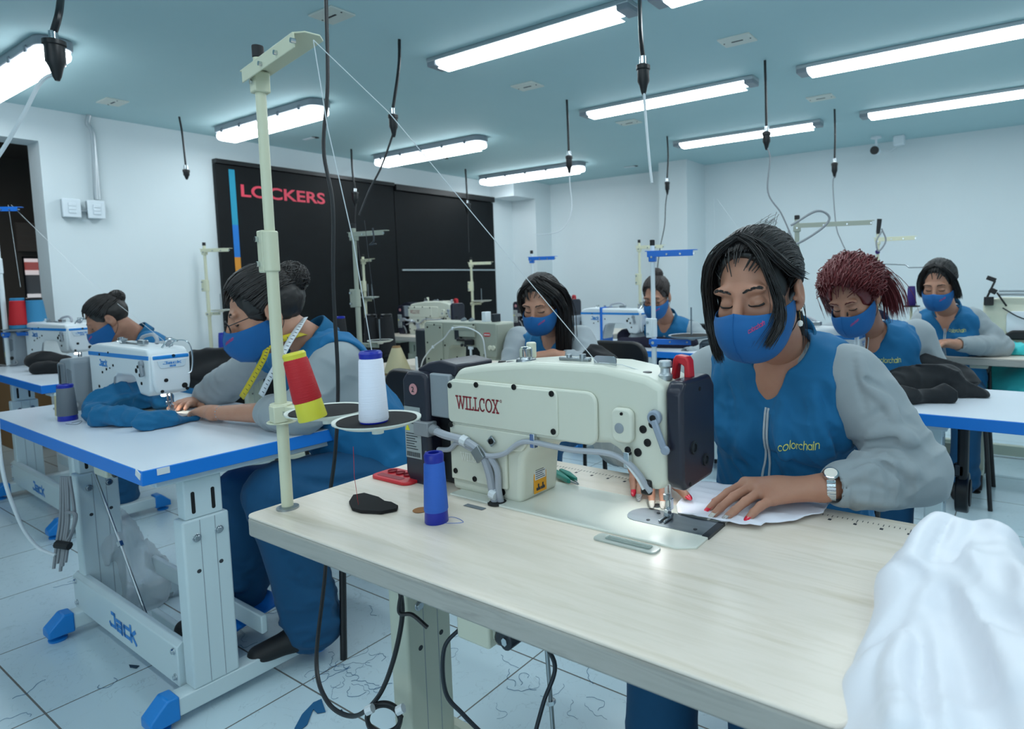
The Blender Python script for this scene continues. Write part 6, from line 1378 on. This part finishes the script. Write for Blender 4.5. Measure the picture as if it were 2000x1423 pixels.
heap('black_garment', 'black fabric beside the elbow of the long haired woman', 'garment', 'black_cloth', [(at(1160, 700, D=2.9), at(1180, 725, D=2.85), .06, .07, .03), (at(1185, 720, D=2.9), at(1150, 735, D=2.85), .06, .07, .03)], .010, folds=(((10, 10, 10), .02, 8),))
heap('navy_garment', 'dark navy trousers piled on the blue-edged table behind the blue stand', 'garment', 'navy_cloth', [(on(1222, 672, .05), on(1350, 672, .05), .05, .06, .03), (on(1250, 668, .10), on(1350, 665, .09), .05, .05, .03), (on(1215, 676, .03), on(1350, 680, .03), .04, .04, .03)], .012, folds=(((5, 12, 12), .03, 2),), floor=T+.002)
heap('black_trousers', 'charcoal black trousers folded on the blue-edged table at the right', 'garment', 'charcoal_cloth', [(on(1750, 775, .05), on(1850, 770, .06), .055, .06, .03), (on(1800, 760, .09), on(1885, 765, .05), .05, .04, .03), (on(1755, 788, .025), on(1850, 785, .025), .03, .03, .01), (on(1870, 775, .02), on(1925, 776, .008), .04, .012, .02)], .006, folds=(((7, 14, 14), .022, 5), ((20, 20, 20), .006, 2)), floor=T+.002)
heap('turquoise_fabric', 'bright turquoise fabric crumpled on the wooden table at the right back', 'fabric', 'turquoise_cloth', [(on(1845, 690, .03), on(1990, 692, .03), .04, .045, .03), (on(1900, 680, .06), on(1940, 690, .05), .03, .03, .02), (on(1960, 682, .05), on(2010, 672, .09), .04, .05, .02)], .008, folds=(((12, 12, 12), .035, 3), ((24, 24, 24), .010, 5)), floor=T+.002)
heap('turquoise_fabric', 'bright turquoise fabric hanging under the wooden table at the right back', 'fabric', 'turquoise_cloth', [(at(1940, 755, D=3.75), at(2010, 760, D=3.6), .10, .12, .04), (at(1945, 790, D=3.75), at(2010, 800, D=3.6), .11, .13, .04)], .012, folds=(((6, 6, 9), .05, 3),))
# ================================================================== chairs
def chair(label, loc, rz):
    t = thing('chair', label, 'chair', loc, rz, None)
    for x in (-.20, .20):
        for y in (-.19, .19):
            MB().tube([(x*1.12, y*1.15, 0), (x*.95, y*.95, .44)], .0115, 10).build('leg', 'black_plastic', t)
        MB().tube(spline([(x*.95, .19*.95, .44), (x*.95, .235, .62), (x*.85, .26, .86)], 5), .011, 8).build('back_post', 'black_plastic', t)
    MB().prism(rrect(-.21, -.21, .21, .21, .05), .44, .485, 'z').build('seat', 'black_cloth', t, .012, 3)
    b = MB(); b.prism(rrect(-.20, .62, .20, .90, .09, 6), .225, .265); b.build('backrest', 'black_plastic', t, .012, 3)
    return t
chair('black chair of the woman with glasses, its back behind the white cone', (-2.08, 1.42, 0), R(-6))
chair('black chair under the nearest woman', (-.52, 1.66, 0), R(3))
chair('black chair under the woman with the small bun', (-3.55, 1.78, 0), R(-8))
chair('black chair under the long haired woman', (-1.92, 2.72, 0), 0)
chair('black chair under the woman with the high bun', (-1.93, 4.05, 0), 0)
chair('black chair under the red haired woman', (-.66, 2.97, 0), 0)
chair('black chair under the woman with sleek black hair', (-.34, 3.95, 0), 0)
# ================================================================== foreground table top
f_ = thing('felt_pad', 'half round black felt pad on the foreground wooden table', 'pad', tuple(at(728, 990, Z=T)))
pts = [at(x, y, Z=T)-Vector(f_.location) for x, y in ((682, 985), (690, 972), (712, 968), (740, 976), (752, 984), (765, 986), (778, 993), (775, 999), (745, 1005), (705, 1003), (688, 998))]
MB().prism([(p.x, p.y) for p in pts], .001, .008, 'z').build('pad', 'felt_black', f_, .001)
MB().lathe([(.016, 0), (.017, .001), (.0, .0012)], 24, (0, 0, 0)).build('cable_grommet', mat('brown_cork', '9a6a3e', .7), None).location = tuple(at(822, 996, Z=T+.0005)); tag(bpy.data.objects['cable_grommet'], 'brown round plug in the foreground table behind the blue cone', 'plug')
rt = thing('parts_tray', 'red plastic tray with round wells behind the navy motor of the nearest machine', 'tray', tuple(at(772, 932, Z=T)))
MB().prism(rrect(-.055, -.035, .085, .04, .02), 0, .008, 'z').build('tray', 'red_plastic', rt, .002)
for k in range(3): MB().lathe([(.012, .008), (.011, .005), (0, .005)], 16, (-.025+k*.03, .012, .0035), cap=False).build('well', 'red_ink', rt)
MB().prism(rrect(-.04, -.025, .05, -.008, .006), .008, .0086, 'z').build('well', 'red_ink', rt)
MB().bb((-.28, .222, T+.0002), (-.215, .252, T+.0006)).build('slot_cover', 'dark_metal', fg) if False else None
sn = thing('thread_snips', 'teal handled thread snips lying behind the column of the nearest machine', 'snips', tuple(at(1108, 936, Z=T+.006)), R(-28))
MB().prism([(-.055, .012), (-.02, .018), (.03, .013), (.034, .006), (-.01, .002), (-.055, .002)], 0, .012, 'z').build('handle', 'teal_plastic', sn, .003)
MB().prism([(-.055, -.012), (-.02, -.018), (.03, -.013), (.034, -.006), (-.01, -.002), (-.055, -.002)], 0, .012, 'z').build('handle', 'teal_plastic', sn, .003)
MB().prism([(.03, .008), (.062, .001), (.03, .004)], .004, .007, 'z').build('blade', 'steel', sn); MB().prism([(.03, -.008), (.062, -.001), (.03, -.004)], .004, .007, 'z').build('blade', 'steel', sn)
tag(MB().bb((0, 0, 0), (.055, .013, .0006)).build('bed_slot', 'jack_grey_dark'), 'small grey slot plate in the bed edge near the machine column', 'plate').location = tuple(at(905, 987, Z=T+.0006))
# ================================================================== threads
def thread(label, pts, r=.0006, m_='thread_line'):
    o = MB().tube(pts, r, 5).build('sewing_thread', m_); tag(o, label, 'thread'); return o
tip = at(612, 78, D=1.10)
thread('white thread running down from the tall stand tip to the white cone', [tip, at(640, 250, D=1.13), at(690, 470, D=1.16), at(727, 690, D=1.235)], .0009)
thread('white thread crossing from the tall stand tip down to the nearest machine', [tip, at(760, 220, D=1.15), at(930, 425, D=1.19), at(1166, 708, D=1.24)], .0009)
thread('white thread along the top of the nearest machine', [at(1170, 708, D=1.24), at(1215, 712, D=1.22), at(1285, 734, D=1.20)], .0008)
thread('thin thread hanging from the blue stand tip', [at(1394, 388, Y=2.42), at(1396, 470, Y=2.42), at(1396, 600, Y=2.42)], .0006)
thread('thin thread slanting from the blue stand tip behind the dark hair', [at(1400, 388, Y=2.42), at(1445, 450, Y=2.4)], .0006)
thread('thin thread slanting across the white wall to the far left machine', [at(22, 400, D=3.9), at(170, 545, D=3.6), at(320, 665, D=3.3)], .001)
thread('thin thread hanging down from the left edge stand', [at(16, 400, D=3.9), at(40, 560, D=3.9)], .001)
thread('thin dark thread hanging on the grey stand', [at(712, 430, D=3.15), at(722, 520, D=3.15), at(735, 620, D=3.15)], .0012, 'dark_metal')
thread('red thread hanging under the cone trays to the black felt pad', [at(690, 872, D=1.24), at(692, 930, D=1.28), at(700, 985, Z=T+.01)], .0005, 'thread_red')
th = MB(); rs = random.Random(4)
th.tube(spline([on(830, 1018, .001), on(870, 1022, .001), on(905, 1020, .001), on(880, 1010, .001), on(840, 1026, .001)], 6), .0005, 4); tag(th.build('loose_thread', 'thread_blue'), 'loose blue thread end lying round the blue cone', 'thread')
th = MB(); th.tube(spline([on(128, 828, .001), on(150, 829, .001), on(160, 822, .001), on(140, 826, .001)], 6), .0008, 4); tag(th.build('loose_thread', 'thread_grey'), 'loose grey thread end beside the grey spool', 'thread')
# ================================================================== cables
def cable(label, pts, r, m_='black_cable', name='cable', par=None):
    if par: bpy.context.view_layer.update(); iv = par.matrix_world.inverted(); return MB().tube([iv @ q for q in spline(pts, 8)], r, 8).build('cable', m_, par)
    o = MB().tube(spline(pts, 8), r, 8).build(name, m_); tag(o, label, 'cable'); return o
cable('long black cable from the ceiling past the tall stand down under the foreground table', [at(636, -30, D=1.75), at(640, 160, D=1.75), at(632, 290, D=1.75), at(650, 400, D=1.75), at(651, 560, D=1.75), at(660, 740, D=1.75), at(655, 880, D=1.75), at(640, 1000, D=1.75), at(635, 1120, D=1.72), at(618, 1290, D=1.62), at(640, 1370, D=1.50), at(690, 1398, D=1.42), at(735, 1365, D=1.35), at(765, 1300, D=1.32), at(785, 1210, D=1.30), at(782, 1150, D=1.28)], .0052)
cl = [];
for k in range(26): a = k*.62; cl.append(at(750+34*math.cos(a)*(1-.004*k), 1398+30*math.sin(a)+k*.5, D=1.34+.0015*k))
co = cable('coil of black cable tied at the leg of the foreground table', cl, .0048)
for x, y in ((722, 1385), (782, 1385)): MB().tube([at(x-6, y+3, D=1.33), at(x+6, y-3, D=1.33)], .010, 8).build('tie', 'white_cable', co)
cable('grey cable hanging under the foreground table near the leg', [at(925, 1180, D=1.3), at(905, 1220, D=1.3), at(868, 1265, D=1.3), at(870, 1350, D=1.3), at(905, 1395, D=1.3), at(960, 1450, D=1.3)], .0045, 'dark_metal')
cable('grey cable hanging under the foreground table by the thin steel rod', [at(1042, 1210, D=1.25), at(1052, 1240, D=1.25), at(1084, 1300, D=1.25), at(1062, 1370, D=1.25), at(1040, 1450, D=1.25)], .0045, 'dark_metal')
cable('dark lead at the top of the foreground table leg', [at(785, 1150, D=1.24), at(780, 1195, D=1.235), at(805, 1200, D=1.23), at(835, 1225, D=1.22)], .004)
def rod(label, a, b):
    t = thing('treadle_rod', label, 'rod', tuple(a)); MB().cyl((0, 0, 0), b-a, .0045, 8).build('rod', 'steel', t)
    mid = (b-a)*.5; MB().cyl(mid*.97, mid*1.03, .010, 6).build('coupling', 'chrome', t)
rod('thin steel treadle rod under the foreground table', at(1066, 1240, D=1.28), at(1086, 1500, D=1.28))
rod('thin steel treadle rod slanting under the nearest blue-edged table', at(183, 920, D=2.25), at(290, 1212, D=2.12))
bd = thing('cable_bundle', 'tied bundle of grey cables hanging under the nearest blue-edged table', 'cable bundle', tuple(at(130, 945, D=2.2)))
o_ = Vector(bd.location)
for k, (x0, x1, yb) in enumerate(((118, 105, 1110), (124, 112, 1100), (130, 118, 1115), (134, 122, 1105), (146, 128, 1098))):
    MB().tube([q-o_ for q in spline([at(120+k*4, 930, D=2.2), at(x0, 1010, D=2.2), at(x1+6, 1060, D=2.19), at(x1, yb, D=2.18)], 6)], .0055, 6).build('cable', 'grey_cable', bd)
MB().tube([q-o_ for q in spline([at(128, 1000, D=2.19), at(148, 1005, D=2.19), at(140, 1040, D=2.19), at(122, 1070, D=2.19)], 6)], .0055, 6).build('cable', 'grey_cable', bd)
MB().tube([at(110, 1062, D=2.18)-o_, at(136, 1066, D=2.18)-o_], .014, 8).build('tie', 'black_rubber', bd)
cable('white cable drooping at the left edge to the tied cable bundle', [at(-10, 700, D=2.1), at(2, 900, D=2.1), at(35, 1010, D=2.15), at(70, 1065, D=2.18), at(108, 1084, D=2.18)], .0055, 'white_cable')
cable('', [at(1541, 450, D=3.1), at(1548, 478, D=3.1), at(1600, 450, D=3.1), at(1620, 425, D=3.1), at(1595, 412, D=3.1), at(1545, 440, D=3.1)], .006, 'grey_cable', par=SA)
cable('', [at(1722, 452, D=3.9), at(1712, 470, D=3.9), at(1716, 490, D=3.9), at(1730, 470, D=3.9), at(1722, 446, D=3.9)], .005, 'grey_cable', par=SB)
cable('', [at(728, 445, D=3.1), at(730, 470, D=3.1), at(722, 478, D=3.1), at(735, 476, D=3.1)], .004, 'dark_metal', par=S4)
# plastic bag
F_ = Field(np.array(at(250, 1080, D=2.5))-.30, np.array(at(250, 1080, D=2.5))+.30, .008)
F_.cone(at(205, 990, D=2.42), at(218, 1045, D=2.42), .018, .06, .02).cone(at(225, 1060, D=2.42), at(262, 1135, D=2.5), .075, .115, .06).cone(at(235, 1140, D=2.5), at(290, 1150, D=2.5), .09, .07, .05); F_.folds((14, 14, 5), .03, seed=2); F_.folds((26, 26, 10), .008, seed=6)
tag(np_mesh('plastic_bag', [F_.mesh()], 'plastic_bag'), 'translucent white plastic bag tied under the nearest blue-edged table', 'bag')
# ================================================================== floor scraps
ln = MB(); rs = random.Random(9)
def curl(c, R_, r, n=9):
    p = Vector(c); a = rs.uniform(0, 6.3); pts = [p.copy()]
    for _ in range(n): a += rs.uniform(-1.1, 1.1); p = p+Vector((math.cos(a), math.sin(a), 0))*R_; pts.append(p.copy())
    for q in pts: q.z = .0016
    ln.tube(spline(pts, 3), r, 4)
for cx, cy, n, sp in ((690, 1300, 14, .05), (700, 1325, 14, .05), (640, 1300, 8, .05), (850, 1380, 5, .1), (1020, 1345, 9, .03), (640, 1210, 8, .10), (560, 1180, 8, .06), (560, 1250, 9, .06), (480, 1290, 6, .06), (230, 1100, 10, .12), (520, 1240, 8, .08), (780, 1340, 7, .1), (905, 1250, 6, .12), (1100, 1330, 5, .1), (150, 1310, 5, .15), (240, 1010, 7, .15), (90, 1010, 6, .1), (1150, 1380, 5, .1)):
    c = at(cx, cy, Z=.0015)
    for _ in range((n+1)//2): curl(c+Vector((rs.gauss(0, sp), rs.gauss(0, sp), 0)), .012, rs.choice((.0004, .0006, .0005)))
tag(ln.build('thread_lint', 'lint_blue'), 'blue thread lint scattered over the white floor tiles', 'lint', None, 'stuff')
def scrap(label, px, m_='lint_blue'):
    p = [at(x, y, Z=.002) for x, y in px]; tag(MB().prism([(q.x, q.y) for q in p], .002, .004, 'z').build('fabric_scrap', m_), label, 'fabric scrap')
scrap('blue pointed fabric scrap on the floor beside the foreground table leg', [(575, 1423), (590, 1395), (612, 1372), (628, 1365), (636, 1390), (620, 1393), (612, 1385), (600, 1415), (590, 1423)])
scrap('small dark scrap on the floor right of the blue one', [(660, 1390), (668, 1385), (670, 1390), (664, 1394)], 'lint_dark')
scrap('small red scrap on the floor, the upper of two', [(498, 1073), (515, 1075), (516, 1080), (500, 1078)], 'red_plastic')
scrap('small red scrap on the floor, the lower of two', [(502, 1090), (516, 1084), (518, 1088), (505, 1095)], 'red_plastic')
scrap('small teal scrap on the floor near the far chair leg', [(484, 1146), (494, 1148), (492, 1152), (484, 1151)], 'lint_dark')
scrap('dark thread knot on the floor under the nearest blue-edged table', [(252, 1298), (272, 1300), (266, 1305), (254, 1303)], 'lint_dark')
# ================================================================== right side machines
gm = thing('cylinder_arm_machine', 'cream cylinder arm machine with black fittings at the right edge', 'sewing machine', (-.10, 4.40, T))
MB().prism([(-.10, 0), (-.10, .30), (.0, .32), (.55, .31), (.55, .0)], -.06, .08).build('body', 'cream_enamel', gm, .015, 3)
MB().prism(rrect(.02, .10, .5, .24, .03), -.072, -.06).build('side_plate', 'white_plastic', gm, .003)
MB().prism([(-.02, .08), (.05, .13), (.5, .14), (.5, .075), (.0, .075)], -.10, -.072).build('arm_opening', 'black_rubber', gm, .01)
MB().tube([(-.05, -.16, .02), (.5, -.16, .03)], .035, 16).build('cylinder_arm', 'cream_enamel', gm)
q = MB(); q.box((-.07, -.08, .30), (.05, .05, .05)); q.box((-.05, -.09, .36), (.04, .03, .03), Matrix.Rotation(.5, 3, 'Y')); q.tube([(-.03, -.09, .35), (.02, -.09, .27)], .006, 6); q.tube([(-.08, -.09, .32), (-.04, -.09, .42)], .007, 6); q.box((-.06, -.08, .43), (.05, .03, .025), Matrix.Rotation(.4, 3, 'Y')); q.build('lamp_joint', 'black_plastic', gm, .004)
q = MB(); q.tube([(-.02, -.08, .36), (.5, -.08, .355)], .007, 8); q.tube([(-.02, -.08, .34), (.5, -.08, .335)], .007, 8); q.tube([(.15, -.08, .32), (.15, -.08, .40)], .01, 8); q.build('thread_rails', 'steel', gm)
MB().tube(spline([(0, -.08, .26), (.1, -.085, .20), (.25, -.085, .17), (.5, -.085, .16)], 5), .004, 6).build('cable', 'dark_metal', gm)
sp = thing('spool_holder', 'grey metal spool holder behind the woman with sleek black hair', 'holder', tuple(at(1888, 640, D=4.0)))
MB().prism([(-.03, .13), (.03, .13), (.022, .07), (-.022, .07)], -.02, .02).build('bracket', 'jack_grey_dark', sp, .003); MB().cyl((0, 0, -.12), (0, 0, .08), .008, 8).build('post', 'steel', sp)
# low beam, motor and hanging blue cloth under the right tables
mo = thing('clutch_motor', 'black belt wheel and motor under the blue-edged table at the right', 'motor', tuple(at(1880, 960, D=2.35)))
MB().cyl((-.022, 0, 0), (.022, 0, 0), .075, 28).build('wheel', 'black_plastic', mo, .006); MB().cyl((.022, 0, 0), (.028, 0, 0), .05, 24).build('wheel_cap', 'black_rubber', mo, .004)
MB().box((.0, .0, .16), (.035, .09, .26)).build('belt_guard', 'black_rubber', mo, .01); MB().box((-.01, -.03, .09), (.04, .03, .05)).build('hub', 'dark_metal', mo, .008)
tag(MB().box(at(1965, 878, Z=.05), (1.0, .05, .07)).build('floor_beam', 'table_frame_cream', None, .004), 'low cream metal beam lying on the floor by the back wall', 'beam')
bk = thing('eye_guard', 'clear face shield hanging beside the ear of the nearest woman', 'face shield', tuple(at(1577, 600, D=2.3)))
# small light of the nearest machine on the work
l = bpy.data.lights.new('machine_lamp', 'SPOT'); l.energy = .42; l.spot_size = R(120); l.shadow_soft_size = .008; l.color = (1, .98, .94)
lo_ = bpy.data.objects.new('machine_lamp', l); COL.objects.link(lo_); lo_.location = (-.603, 1.06, T+.077)
l2 = l.copy(); l2.energy = .8; lo2 = bpy.data.objects.new('machine_lamp', l2); COL.objects.link(lo2); lo2.location = tuple(M2.matrix_world @ Vector((-.02, 0, .075)) if False else Vector(M2.location)+Vector((-.02, 0, .075)))
bpy.data.objects.remove(bk)
